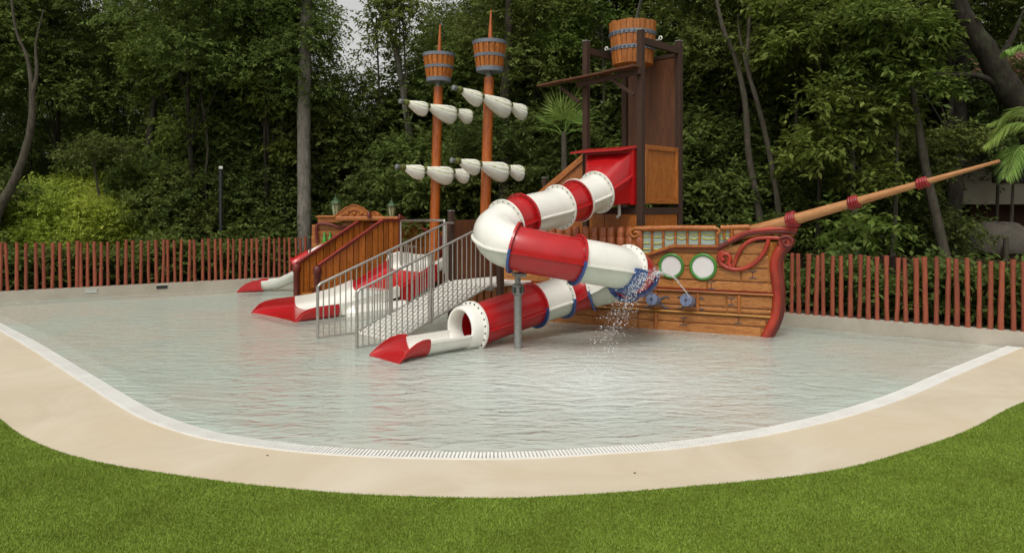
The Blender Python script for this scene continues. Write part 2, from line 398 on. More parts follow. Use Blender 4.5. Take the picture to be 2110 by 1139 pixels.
def polyobj(name, pts, z, mat):
    bm = bmesh.new(); vs = [bm.verts.new((p[0], p[1], z)) for p in pts]
    f = bm.faces.new(vs); bmesh.ops.triangulate(bm, faces=[f]); bmesh.ops.recalc_face_normals(bm, faces=bm.faces)
    for f in bm.faces:
        if f.normal.z < 0: f.normal_flip()
    me = bpy.data.meshes.new(name); bm.to_mesh(me); bm.free()
    return tag(link(name, me, mat), kind='structure')
def ribbon(name, inner, outer, z0, z1, mat, thick=0.0):
    vs = [Vector((p[0], p[1], z0)) for p in inner] + [Vector((p[0], p[1], z1)) for p in outer]; n_ = len(inner)
    fs = [(i, n_ + i, n_ + i + 1, i + 1) for i in range(n_ - 1)]
    if thick:
        vs += [v - Vector((0, 0, thick)) for v in vs]; m_ = 2 * n_
        fs += [(m_ + i + 1, m_ + n_ + i + 1, m_ + n_ + i, m_ + i) for i in range(n_ - 1)]
        fs += [(i + 1, m_ + i + 1, m_ + i, i) for i in range(n_ - 1)] + [(n_ + i, m_ + n_ + i, m_ + n_ + i + 1, n_ + i + 1) for i in range(n_ - 1)]
    return world_mesh(name, vs, fs, mat)
def offset(line, d):
    out = []
    for i, p in enumerate(line):
        t = (line[min(i + 1, len(line) - 1)] - line[max(i - 1, 0)]).normalized(); out.append(p + Vector((-t.y, t.x)) * d)
    return out
# forest floor: one sheet to the horizon, with the pool basin and deck standing inside it
bm = bmesh.new()
def ring_sheet():
    hole = [Vector((p.x, p.y)) for p in [edge[0]]]
g_ = Geo()
g_.add([(-300, -60, -.32), (300, -60, -.32), (300, 500, -.32), (-300, 500, -.32)], [(0, 1, 2, 3)])
tag(g_.build('ground', M['soil']), kind='structure')
# raised soil bank behind the wall
bank_out = [Vector((-60, 10)), Vector((-60, 60)), Vector((-5, 70)), Vector((30, 70)), Vector((60, 60)), Vector((60, 10)), Vector((60, -5))]
bank_in = offset(wall_pts, .12)
vs = []; fs = []
for p in bank_in: vs.append(Vector((p.x, p.y, .17)))
for p in bank_out: vs.append(Vector((p.x, p.y, .35)))
for i in range(6): fs.append((i, i + 1, 8 + i, 7 + i))
tag(world_mesh('soil_bank', vs, fs, M['soil']), kind='structure')
# pool basin
front = edge
pool_poly = [Vector((p.x, p.y)) for p in front] + [wall_pts[4], wall_pts[3], wall_pts[2], wall_pts[1], Vector((-12.6, 15.585))]
tag(polyobj('pool_floor', pool_poly, -.10, M['floor']), kind='structure')
tag(polyobj('water', pool_poly, 0.0, M['water']), kind='structure')
# deck ring, curb, gutter
tag(ribbon('pool_deck', edge, gedge[:len(edge)] if len(gedge) == len(edge) else [gedge[min(len(gedge) - 1, round(i * (len(gedge) - 1) / (len(edge) - 1)))] for i in range(len(edge))], .014, .014, M['deck'], .3), kind='structure')
tag(ribbon('pool_curb', offset(edge, .03), offset(edge, -.02), .012, .020, M['curb'], .05), kind='structure')
tag(ribbon('gutter_channel', offset(edge, .52), offset(edge, .03), -.03, -.022, M['curb'], .09), kind='structure')
# gutter grating: white slats across the gutter
gt = Geo(); acc = 0; step = .034; q = 0
off_in, off_out = .19, .03
L_ = 0
for i in range(len(edge) - 1):
    a_, b_ = edge[i], edge[i + 1]; t = (b_ - a_); ln = t.length; t = t / ln; nn = Vector((-t.y, t.x)); s_ = (step - acc) if acc else 0
    s_ = step - acc
    while s_ < ln:
        p = a_ + t * s_
        if 0 < i:
            c_ = p + nn * ((off_in + off_out) / 2)
            gt.box((c_.x, c_.y, -.001), (.019, off_in - off_out, .02), math.atan2(t.y, t.x))
        s_ += step
    acc = (ln - (s_ - step)) % step
o = gt.build('gutter_grating', M['curb']); tag(o, 'white slatted overflow grating curving along the front edge of the pool', 'grating', kind='stuff')

# low pool walls
def wallseg(name, pts, h, th, label):
    out = offset(pts, th); n_ = len(pts)
    vs = [Vector((p.x, p.y, -.3)) for p in pts] + [Vector((p.x, p.y, h)) for p in pts] + [Vector((p.x, p.y, h)) for p in out] + [Vector((p.x, p.y, -.3)) for p in out]
    fs = []
    for i in range(n_ - 1):
        for r_ in range(3): fs.append((r_ * n_ + i, r_ * n_ + i + 1, (r_ + 1) * n_ + i + 1, (r_ + 1) * n_ + i))
    fs += [(0, n_, 2 * n_, 3 * n_), (n_ - 1, 4 * n_ - 1, 3 * n_ - 1, 2 * n_ - 1)]
    o = world_mesh(name, vs, fs, M['wall']); return tag(o, label, 'wall')
wl = wallseg('pool_wall', wall_pts[0:3], .24, .2, 'low beige rendered wall along the left back of the pool')
wr = wallseg('pool_wall', wall_pts[2:], .22, .2, 'low beige rendered wall running to the right behind the ship bow')
for px in (188, 334):
    s_ = on_line(px, WL0, WLd); p = WL0 + WLd * s_
    dv = Geo(); rz = math.atan2(WLd.y, WLd.x)
    box('drain_slot', (p.x, p.y - .004, .15), (.25, .02, .085), M['greywhite'] if px < 200 else M['black'], wl, rz, .003)
    box('drain_frame', (p.x, p.y - .004, .198), (.27, .05, .012), M['greywhite'], wl, rz, .003)

for px, py, lb in ((551, 937, 'tiny dark drain hole in the path left of the grating'), (1308, 973, 'tiny dark drain hole in the path right of centre')):
    p = G(px, py, .018); e = world_mesh('drain_hole', *lathe([(.010, .012), (.010, .017), (.008, .018)], 10, (p.x, p.y, 0)), M['bolt']); tag(e, lb, 'drain' if 'drain' in lb else 'leaf')
# turf
bw_ = [Vector((-40, -8)), Vector((40, -8)), Vector((40, 11.5))]
tp = [Vector((p.x, p.y)) for p in gedge] + [Vector((40, 11.5)), Vector((40, -8)), Vector((-40, -8)), Vector((-40, 12))]
polyobj('lawn', tp, .016, M['turf'])
# artificial grass blades, dense over the part near the path
def inside(pts, xs, ys):
    res = np.zeros(len(xs), bool); n_ = len(pts); j = n_ - 1
    for i in range(n_):
        xi, yi = pts[i]; xj, yj = pts[j]
        cnd = ((yi > ys) != (yj > ys)) & (xs < (xj - xi) * (ys - yi) / (yj - yi + 1e-12) + xi)
        res ^= cnd; j = i
    return res
NB = 1500000
ys = 3.9 + rng.random(NB) * 6.2; xs = (rng.random(NB) - .5) * 2 * (ys * .72 + .25)
keep = inside([(p.x, p.y) for p in tp], xs, ys) & (rng.random(NB) < np.clip((6.0 / ys) ** 1.5, 0, 1))
xs, ys = xs[keep][:620000], ys[keep][:620000]; k = len(xs)
print('blades', k)
ang = rng.random(k) * 2 * np.pi; h = .008 + rng.random(k) * .009; lean = (rng.random((k, 2)) - .5) * .022
wdt = .0019 + rng.random(k) * .0013
vv = np.zeros((k, 3, 3), np.float32)
vv[:, 0] = np.stack([xs - np.cos(ang) * wdt, ys - np.sin(ang) * wdt, np.full(k, .017)], 1)
vv[:, 1] = np.stack([xs + np.cos(ang) * wdt, ys + np.sin(ang) * wdt, np.full(k, .017)], 1)
vv[:, 2] = np.stack([xs + lean[:, 0], ys + lean[:, 1], .017 + h], 1)
def np_mesh(name, vv, nper):
    k = len(vv); me = bpy.data.meshes.new(name)
    me.vertices.add(k * nper); me.vertices.foreach_set('co', vv.reshape(-1).astype(np.float32))
    me.loops.add(k * nper); me.loops.foreach_set('vertex_index', np.arange(k * nper, dtype=np.int32))
    me.polygons.add(k); me.polygons.foreach_set('loop_start', np.arange(0, k * nper, nper, dtype=np.int32))
    me.update(calc_edges=True); return me
o = link('turf_blades', np_mesh('turf_blades', vv, 3), M['blade']); tag(o, 'short bright green artificial grass in front of the path', 'grass', kind='stuff')

# ------------------------------------------------------------------ ship hull (bow)
HO = Vector((4.32, 11.9, 0)); HU = Vector((-.906, .423, 0)); HN = Vector((-.423, -.906, 0))
def hp(cx, cy, off=0.0):
    px, py = 1280 + cx / 4.0675, 440 + cy / 4.0675
    u = on_line(px, HO, HU); q = HO + HU * u; z = CAMH + (HOR - py) / FPX * q.y
    return u, z
def H3(u, z, off=0.0): return HO + HU * u + UP * z + HN * off
hull = empty('ship_hull', (HO.x, HO.y, 0), 'painted wooden pirate ship bow with two green portholes and a long bowsprit', 'play ship')
hz = math.atan2(HU.y, HU.x)
stem_u = lambda z: -.02 + (.22 * max(0, (.55 - z)) ** 1.5 if z < .55 else .05 * math.sin((z - .55) * 3))
# backing shells (both sides meet at the stem)
top_prof = [(0.0, 1.62), (.35, 1.60), (.7, 1.5), (.95, 1.45), (1.25, 1.47), (1.72, 1.48), (2.2, 1.30), (2.2, 1.74), (5.9, 1.74)]
HU2 = Vector((-.423, .906, 0)); HN2 = Vector((.906, .423, 0))
back = [(-.02, -.22), (5.85, -.22), (5.85, .66), (4.95, .66), (4.95, 1.35), (2.22, 1.35), (2.22, 1.28), (1.73, 1.45), (.95, 1.42), (.5, 1.53), (-.15, 1.70)]
stp = [(1385, 215), (1352, 330), (1318, 450), (1318, 600), (1322, 720), (1300, 850), (1240, 980), (1200, 1050)]
stuz = [hp(x - 34, y) for x, y in stp]; stuz[0] = (stuz[0][0] + .02, 1.56); stuz[-1] = (stuz[-1][0], -.1)
front_ = [(u, z) for u, z in stuz[::-1]]
prism('hull_shell', [(5.85, -.1), (5.85, .66), (4.95, .66), (4.95, 1.35), (2.22, 1.35), (2.22, 1.28), (1.73, 1.45), (.95, 1.42), (.5, 1.53)] + front_[::-1], M['hull_plank'], hull, HO, HU, UP, HN, .10)
prism('hull_shell', [(4.2, -.1), (4.2, 1.45), (.95, 1.45), (.5, 1.53)] + [(u + .04, z) for u, z in front_[::-1]], M['hull_plank'], hull, HO, HU2, UP, HN2 * -1, -.10)
def ustem(z):
    for (u0, z0), (u1, z1) in zip(front_, front_[1:]):
        if z0 <= z <= z1: return u0 + (u1 - u0) * (z - z0) / max(1e-6, z1 - z0)
    return front_[0][0]
def hplank(name, u0, u1, z0, z1, off, th, mat, bev=.012):
    c = H3((u0 + u1) / 2, (z0 + z1) / 2, off + th / 2)
    return box(name, c, (abs(u1 - u0) - .012, th, z1 - z0 - .016), mat, hull, hz, bev)
rows = [(-.05, .15, [0.12, 2.3, 3.9, 5.8]), (.155, .30, [.06, 2.3, 3.1, 5.8]), (.36, .44, [.05, .78, 1.42, 2.08, 2.8, 3.6, 4.5, 5.8]), (.45, .66, [.04, .78, 1.42, 2.08, 2.8, 3.6, 4.5, 5.8]),
        (.72, .88, [.03, 1.1, 2.3, 3.6, 4.9]), (.885, 1.11, [.03, .55, 2.9, 4.0, 4.9]), (1.115, 1.345, [.04, 2.6, 3.9, 4.9])]
for z0, z1, us in rows:
    us = [max(ustem(z0 + .01), ustem(z1 - .01)) + .0] + us[1:]
    for a_, b_ in zip(us, us[1:]): hplank('plank', a_ + .004, b_, z0, z1, 0, .03 + rnd.uniform(-.004, .004), M['hull_plank'])
# top tapered planks under the gunwale
def pl(name, poly, off, th, mat): return prism(name, poly, mat, hull, H3(0, 0, off + th), HU, UP, HN, th)
pl('plank', [(.13, 1.36), (1.9, 1.36), (1.72, 1.43), (.95, 1.41), (.55, 1.5), (.13, 1.56)], 0, .03, M['hull_plank'])
# log parapet and panels to the left of the bow
for i in range(17):
    u = 2.28 + i * .165
    if i in (3, 7, 11): u += .02
    o_ = H3(u, 0, .03)
    vs, fs = lathe([(.055, 1.36), (.074, 1.39), (.076, 1.58), (.07, 1.59), (.074, 1.60), (.072, 1.70), (.055, 1.765), (.02, 1.785)], 12, o_)
    world_mesh('log', vs, fs, M['log'], hull, True)
for u0, u1 in ((2.22, 3.0), (3.0, 3.8), (3.8, 4.95)):
    hplank('parapet_rail', u0, u1, 1.345, 1.395, 0, .06, M['batten'])
# horizontal rails and battens
for (z0, z1, mt, ul) in ((.665, .715, 'batten', 5.8), (.305, .355, 'yellow', 5.8)):
    hplank('rail', .02, ul, z0, z1, 0, .075, M[mt], .018)
hplank('rail', .02, 5.8, .718, .738, 0, .055, M['stem'], .006)
for u in (.60 - .02, 1.26, 1.98, 2.8, 3.6, 4.5):
    c = H3(u, .51, .035); link('batten', box_mesh(.31, .05, .055, .012), M['batten'], hull, c, (0, R(90), hz))
for u in (1.98, 3.1): link('batten', box_mesh(.35, .05, .055, .012), M['batten'], hull, H3(u, .13, .035), (0, R(90), hz))
# upper lattice with painted rope windows
u_l, u_r = hp(90, 150)[0], hp(835, 150)[0]
def hq(name, pts, off, th, mat): return pl(name, [hp(*p) for p in pts], off, th, mat)
hq('lattice_panel', [(130, 345), (130, 140), (940, 140), (940, 225), (820, 262), (440, 262), (200, 350)], -.01, .02, M['glasspaint'])
def htube(name, pts, r, mat, off=.04, seg=10, per=6, rr=None):
    p3 = [H3(*hp(*p), off) for p in pts]; p3 = catmull(p3, per) if per > 1 else p3
    return tube(name, p3, rr or r, mat, hull, seg)
for x, b_ in ((262, 330), (358, 300), (458, 265), (558, 262), (660, 265), (865, 215)):
    htube('baluster', [(x, 140), (x, b_)], .022, M['batten'], .03, 8, 1)
for x, b_ in ((115, 360), (808, 268), (930, 215)): htube('baluster', [(x, 130), (x, b_)], .035, M['batten'], .04, 8, 1)
for y in (195, 250, 300, 330):
    htube('rope', [(135, y), (240, y - 3)], .009, M['yellowline'], .02, 6, 1)
    if y < 320: htube('rope', [(275, y), (345, y)], .009, M['yellowline'], .02, 6, 1)
for x0, x1 in ((375, 445), (475, 545), (578, 648), (680, 790), (835, 860), (875, 925)):
    htube('rope', [(x0, 170), ((x0 + x1) / 2, 180), (x1, 170)], .009, M['yellowline'], .02, 6, 3)
    htube('rope', [(x0, 205), ((x0 + x1) / 2, 214), (x1, 205)], .009, M['yellowline'], .02, 6, 3)
htube('top_rail', [(130, 128), (400, 122), (800, 122)], .05, M['batten'], .05)
htube('top_rail', [(840, 120), (1080, 112)], .045, M['batten'], .05)
htube('scroll', [(200, 128), (120, 125), (92, 155), (105, 190), (140, 190), (150, 165), (130, 150), (118, 162)], .026, M['batten'], .09, 8, 6)
htube('scroll', [(780, 125), (820, 130), (830, 155), (812, 165)], .026, M['batten'], .09, 8, 6)
hq('brown_cap', [(185, 352), (205, 372), (450, 292), (820, 296), (820, 262), (440, 258)], .03, .06, M['dred'])
hq('sloping_rail', [(195, 340), (205, 358), (445, 280), (820, 280), (820, 266), (440, 256)], .06, .04, M['batten'])
# red gunwale
gp = [H3(*hp(x, y), .05) for x, y in ((815, 285), (900, 245), (1050, 178), (1200, 155), (1330, 152), (1470, 160))]
tube('gunwale', catmull(gp, 6), .045, M['dred'], hull, 8)
gp = [H3(*hp(x, y), .07) for x, y in ((900, 232), (1050, 160), (1200, 134), (1330, 126), (1480, 130))]
tube('gunwale', catmull(gp, 6), .035, M['stem'], hull, 8)
gp = [H3(*hp(x, y), .055) for x, y in ((1000, 205), (1200, 170), (1330, 165), (1450, 180))]
tube('gunwale_line', catmull(gp, 6), .02, M['yellow'], hull, 8)
# portholes
for (px, py, r_) in ((1384, 547.5, .225), (1449.5, 549.5, .235)):
    u, z = hp((px - 1280) * 4.0675, (py - 440) * 4.0675)
    ph_c = H3(u, z, .035)
    ring = [ph_c + HU * (math.cos(a) * (r_ - .028)) + UP * (math.sin(a) * (r_ - .028)) for a in [2 * math.pi * i / 40 for i in range(41)]]
    tube('porthole_ring', ring, .028, M['green'], hull, 8, cap=False)
    disc = [ph_c + HU * (math.cos(a) * (r_ - .03)) + UP * (math.sin(a) * (r_ - .03)) + HN * .0 for a in [2 * math.pi * i / 32 for i in range(32)]]
    world_mesh('porthole_pane', disc + [d - HN * .03 for d in disc], [tuple(range(32)), tuple(range(63, 31, -1))] + [(i, 32 + i, 32 + (i + 1) % 32, (i + 1) % 32) for i in range(32)], M['porthole'], hull)
# bow stem
st = [(1395, 200), (1372, 255), (1318, 320), (1285, 400), (1285, 500), (1300, 600), (1306, 700), (1300, 800), (1275, 900), (1230, 990), (1185, 1060)]
s3 = [H3(*hp(x, y), .02) for x, y in st]; s3[-1].z -= .05
tube('stem', catmull(s3, 5), .072, M['stem'], hull, 12)
s3b = [H3(*hp(x + 26, y), -.03) for x, y in st]
tube('stem', catmull(s3b, 5), .085, M['dred'], hull, 12)
tube('stem_scroll', [H3(*hp(1385, 232), .10), H3(*hp(1385, 232), -.12)], .115, M['stem'], hull, 18)
htube('stem_scroll', [(1330, 205), (1400, 190), (1440, 225), (1420, 265), (1380, 265), (1362, 235), (1385, 222)], .028, M['dred'], .11, 8, 6)
# carved red scroll on the bow
htube('scroll', [(872, 372), (856, 386), (842, 366), (858, 340), (892, 338), (916, 372), (905, 415), (920, 448)], .036, M['stem'], .055, 10, 6)
htube('scroll', [(820, 352), (832, 405), (880, 445), (960, 466), (1050, 452), (1130, 405), (1195, 330), (1226, 262), (1238, 212)], .036, M['stem'], .055, 10, 6)
htube('scroll', [(942, 450), (965, 385), (1005, 300), (1062, 240), (1150, 208), (1280, 202), (1370, 212)], .034, M['stem'], .055, 10, 6)
htube('scroll', [(820, 352), (836, 325), (870, 318)], .03, M['stem'], .05, 10, 5)
# painted-iron staples
for (x, y) in ((758, 600), (1105, 510), (925, 735), (985, 885), (525, 900)):
    for q_ in (-1, 1): htube('iron_clamp', [(x - 30, y + 32 * q_), (x, y + 26 * q_), (x + 30, y + 32 * q_)], .008, M['iron'], .034, 6, 3)
    htube('iron_clamp', [(x, y - 26), (x, y + 26)], .006, M['dred'], .034, 6, 1)
# cannons (spray nozzles)
for i, (px, py) in enumerate(((1354, 620), (1424, 622))):
    u, z = hp((px - 1280) * 4.0675, (py - 440) * 4.0675)
    d_ = (HN + UP * .25 + HU * .15).normalized(); c0 = H3(u, z, 0)
    cn = tube('cannon', [c0, c0 + d_ * .10, c0 + d_ * .20, c0 + d_ * .215, c0 + d_ * .26, c0 + d_ * .262, c0 + d_ * .235], [.085, .10, .092, .108, .106, .07, .05], M['cannon'], hull, 20)
    tube('nozzle', [c0 + d_ * .22, c0 + d_ * .285], [.03, .022], M['iron'], hull, 10)
    for s_ in (-1, 1):
        for q_ in (-1, 1):
            a_ = c0 + HN * .035 + HU * (.08 * s_) + UP * (.05 * q_)
            b_ = c0 + HN * .035 + HU * (.23 * s_) + UP * (.09 * q_ - .02)
            tube('iron_strap', catmull([a_, (a_ + b_) / 2 + UP * .025 * q_, b_], 4), [.018] * 4 + [.012] * 4 + [.004], M['iron'], hull, 6)
# bowsprit
b0 = Vector((3.75, 12.45, 1.61)); b2 = Vector((6.54, 9.76, 2.74))
bs = [b0.lerp(b2, t) for t in [i / 12 for i in range(13)]]
dsp = (b2 - b0); zr = math.atan2(dsp.y, dsp.x); yr = -math.atan2(dsp.z, math.hypot(dsp.x, dsp.y))
vs, fs = sweep([Vector((t * dsp.length, 0, 0)) for t in [i / 12 for i in range(13)]], [.112 - .09 * (i / 12) ** 1.1 for i in range(13)], 16)
me = mesh_from(vs, fs); smooth_by_angle(me, 50)
link('bowsprit', me, M['sprit'], hull, b0, (0, yr, zr))
for px in (1633, 1760, 1901):
    t = on_line(px, b0, dsp); c = b0 + dsp * t; r_ = .112 - .09 * t ** 1.1; dn = dsp.normalized()
    if px == 1633: r_ += .012
    for k_ in range(4):
        s_ = (k_ - 1.5) * .036
        cc = c + dn * s_; e1 = dn.cross(UP).normalized(); e2 = e1.cross(dn)
        rr = r_ + .012
        ring = [cc + (e1 * math.cos(a) + e2 * math.sin(a)) * rr + dn * (.008 * math.sin(a + k_)) for a in [2 * math.pi * i / 20 for i in range(21)]]
        tube('rope_coil', ring, .026, M['rope_red'], hull, 8, cap=False)

# ------------------------------------------------------------------ tower
S = 1.25
tF = Vector((2.3, 13.0, 0)); tL = tF - B * S; tR = tF + A * S; tB = tL + A * S
tower = empty('slide_tower', ((tF.x + tB.x) / 2, (tF.y + tB.y) / 2, 0), 'tall dark brown four post tower with orange wood panels behind the ship', 'play tower')
ra, rb = math.atan2(A.y, A.x), math.atan2(B.y, B.x)
for p in (tF, tL, tR, tB):
    box('column', p + UP * (2.53), (.112, .112, 5.5), M['brown'], tower, ra, .008)
    box('column_cap', p + UP * (5.29), (.118, .118, .02), M['galv'], tower, ra, .006)
def along(name, p, q, z, wd, ht, mat, parent=None, cut=.071):
    d = (q - p).normalized(); return beam(name, p + d * cut + UP * z, q - d * cut + UP * z, wd, ht, mat, parent)
along('top_beam', tF, tR, 5.105, .07, .13, M['brown_beam'], tower)
along('top_beam', tL, tB, 5.105, .07, .13, M['brown_beam'], tower)
along('top_beam', tB, tR, 5.03, .06, .07, M['brown_beam'], tower)
along('floor_beam', tF, tL, 2.06, .06, .12, M['brown_beam'], tower)
along('floor_beam', tF, tR, 2.06, .06, .12, M['brown_beam'], tower)
box('platform', (tF + tB) / 2 + UP * 2.10, (S - .16, S - .16, .05), M['brown_beam'], tower, ra)
def panel(name, p, q, z0, z1, mat, parent, th=.04, cut=.075):
    d = (q - p).normalized(); L = (q - p).length - 2 * cut
    c = (p + q) / 2 + UP * ((z0 + z1) / 2); return box(name, c, (L, th, z1 - z0), mat, parent, math.atan2(d.y, d.x), .006)
panel('back_panel', tB, tR, 2.2, 4.985, M['brown_panel'], tower)
panel('side_panel', tF, tR, 2.19, 3.24, M['vpanel'], tower, .03)
for z_ in (2.23, 3.205):
    d = A; beam('panel_frame', tF + d * .08 + UP * z_ + B * .02, tR - d * .08 + UP * z_ + B * .02, .05, .085, M['batten'], tower)
for s_ in (.12, S - .12): 
    c = tF + A * s_ + UP * 2.72 + B * .02; link('panel_frame', box_mesh(.89, .05, .08, .008), M['batten'], tower, c, (0, R(90), ra))
for i in range(3): # lower cladding under the platform, three boards a side
    for (p, d, nn) in ((tF, A, B), (tF, -B, -A)):
        w_ = (S - .16) / 3; c = p + d * (.08 + w_ * (i + .5)) + UP * 1.56
        box('cladding_board', c, (w_ - .008, .03, 1.1), M['vpanel'], tower, math.atan2(d.y, d.x), .006)
# splash shelf below the bucket, reaching out past the left column
sh0 = tF + B * .06; sh1 = tF - B * 2.28
nb = 7
for i in range(nb):
    a_ = sh0.lerp(sh1, i / nb); b_ = sh0.lerp(sh1, (i + 1) / nb - .004); off = A * -.19
    zz = 4.595 - .012 * i + rnd.uniform(-.006, .006)
    beam('shelf_board', a_ + off + UP * (zz + .02), b_ + off + UP * (zz - .012 + .02), .20, .036, M['brown_panel'], tower)
beam('shelf_beam', sh0 - A * .11 + UP * 4.53, sh1 + B * .9 - A * .11 + UP * 4.46, .06, .10, M['brown_beam'], tower)
for p in (tF, tL): beam('brace', p - B * .07 - A * .11 + UP * 4.12, p - B * .55 - A * .11 + UP * 4.46, .05, .06, M['brown_beam'], tower)

# tipping bucket
bc = (tF + tB) / 2; bucket = empty('tipping_bucket', bc + UP * 4.83, 'giant wooden stave bucket hung at the top of the tower', 'bucket')
ns_ = 22
vs = []; fs = []
for i in range(ns_):
    a0 = 2 * math.pi * (i + .04) / ns_; a1 = 2 * math.pi * (i + .96) / ns_; am = (a0 + a1) / 2; tt = 5.62 + rnd.uniform(-.012, .012)
    v_ = []
    for z_, r0 in ((4.83, .375), (5.2, .41), (tt, .445)):
        for a in (a0, am, a1): v_.append(bc + Vector((math.cos(a) * (r0 + (.006 if a == am else 0)), math.sin(a) * (r0 + (.006 if a == am else 0)), z_)))
        for a in (a1, am, a0): v_.append(bc + Vector((math.cos(a) * (r0 - .03), math.sin(a) * (r0 - .03), z_)))
    f_ = [(5, 4, 3, 2, 1, 0), (12, 13, 14, 15, 16, 17)]
    for q_ in range(2):
        for k_ in range(6): f_.append((q_ * 6 + k_, q_ * 6 + (k_ + 1) % 6, q_ * 6 + 6 + (k_ + 1) % 6, q_ * 6 + 6 + k_))
    world_mesh('stave', v_, f_, M['bucket'], bucket)
vs, fs = lathe([(.30, 4.842), (.355, 4.842), (.355, 4.87), (.30, 4.87)], 32, bc); world_mesh('bucket_bottom', *lathe([(.35, 4.845), (.35, 4.875)], 32, bc), M['bucket'], bucket)
for z_, r0 in ((5.12, .40), (5.40, .427)):
    ho = world_mesh('hoop', *lathe([(r0 - .03, z_ - .035), (r0 + .012, z_ - .035), (r0 + .016, z_ + .035), (r0 - .03, z_ + .035)], 44, bc), M['hoop'], bucket, True)
    sb = Geo()
    for i in range(30):
        a = 2 * math.pi * i / 30; sb.box(bc + Vector((math.cos(a) * (r0 + .016), math.sin(a) * (r0 + .016), z_)), (.02, .045, .028), a)
    tag(sb.build('rivets', M['iron'], ho), kind='stuff')
for s_ in (-1, 1):
    e = bc + B * (S / 2 * s_) + UP * 5.215
    ring = [e + UP * .03 + B * (math.cos(a) * .032) + UP * (math.sin(a) * .032) for a in [2 * math.pi * i / 14 for i in range(15)]]
    tube('pivot_ring', ring, .012, M['white'], bucket, 8, cap=False)
    tube('pivot_axle', [bc + B * (.40 * s_) + UP * 5.21, e], .02, M['galv'], bucket, 8)
pipe = empty('water_pipe', tB + Vector((.35, -.2, 0)), 'thin grey water pipe rising behind the tipping bucket', 'pipe')
tube('pipe_run', [tB + Vector((.25, .1, -.3)), tB + Vector((.25, .1, 6.0)), bc + Vector((.25, .2, 6.35)), bc + Vector((.1, .05, 6.2))], .03, M['galv'], pipe, 8)

# side stair cheek behind the hopper
ck = empty('stair_cheek', (.7, 14.6, 0), 'orange framed sloping side panel of the stairs left of the tower', 'panel')
c0, c1 = Vector((.55, 14.35, 0)), tL + Vector((.0, .18, 0))
cu = (c1 - c0); cl = cu.length; cu /= cl; cnn = Vector((cu.y, -cu.x, 0))
prism('cheek_board', [(0, .8), (cl, .8), (cl, 3.16), (0, 2.42)], M['vpanel'], ck, c0, cu, UP, cnn, .04)
beam('cheek_rail', c0 + UP * 2.38 + cnn * .02, c1 + UP * 3.12 + cnn * .02, .06, .11, M['batten'], ck)
box('column', P(1123, 430, 14.62) * 1 + UP * (.55 - CAMH + .8 - .0) , (.09, .09, 2.7), M['brown'], ck, ra)
cap_p = P(1123, 365, 14.62)
box('column_cap', (cap_p.x, cap_p.y, 2.72), (.105, .105, .02), M['galv'], ck, ra)

# ------------------------------------------------------------------ spiral tube slide
path_pts = [(1.50, 12.90, 2.39), (.83, 12.26, 2.14), (.154, 11.58, 1.97), (-.25, 11.10, 1.78), (-.14, 10.70, 1.60), (.2, 10.58, 1.50), (.9, 10.70, 1.36),
            (1.55, 10.98, 1.23), (1.92, 11.38, 1.10), (1.94, 11.93, .97), (1.65, 12.36, .82), (1.15, 12.5, .68), (.6, 12.2, .56), (.0, 11.72, .43), (-.62, 11.17, .29)]
PER = 14
SP = catmull(path_pts, PER)
def spi(t): return min(len(SP) - 1, max(0, round(t * PER)))
spiral = empty('spiral_tube_slide', (.3, 11.6, 0), 'red and white spiral tube slide winding down from the tower into the pool', 'slide')
def frames(pts):
    out = []; n_ = len(pts)
    for i in range(n_):
        t = (pts[min(i + 1, n_ - 1)] - pts[max(i - 1, 0)]).normalized(); s = t.cross(UP).normalized(); u = s.cross(t).normalized(); out.append((pts[i], t, s, u))
    return out
FR = frames(SP); RT = .325
def shell(i0, i1, ro, ri, a0=0, a1=2 * math.pi, seg=36):
    full = abs(a1 - a0) > 6.28; ks = seg if full else seg + 1
    vs = []; fs = []; m_ = i1 - i0 + 1
    for rr in (ro, ri):
        for i in range(i0, i1 + 1):
            p, t, s, u = FR[i]
            for k in range(ks):
                a = a0 + (a1 - a0) * k / seg; vs.append(p + (s * math.cos(a) + u * math.sin(a)) * rr)
    off = m_ * ks
    for i in range(m_ - 1):
        for k in range(ks if full else seg):
            k2 = (k + 1) % ks
            a, b, c, d = i * ks + k, i * ks + k2, (i + 1) * ks + k2, (i + 1) * ks + k
            fs.append((a, b, c, d)); fs.append((off + a, off + d, off + c, off + b))
    for i in (0, m_ - 1):
        for k in range(ks if full else seg):
            k2 = (k + 1) % ks; a, b = i * ks + k, i * ks + k2
            fs.append((a, off + a, off + b, b) if i == 0 else (a, b, off + b, off + a))
    return vs, fs
joints = [0, .6, 1.05, 2.0, 2.5, 4.65, 6.05, 7.45, 9.3, 10.65, 11.55, 12.45, 14]
cols = ['W', 'R', 'W', 'R', 'W', 'R', 'W', 'R', 'W', 'R', 'W', 'R']
mc = {'W': M['white'], 'R': M['red']}
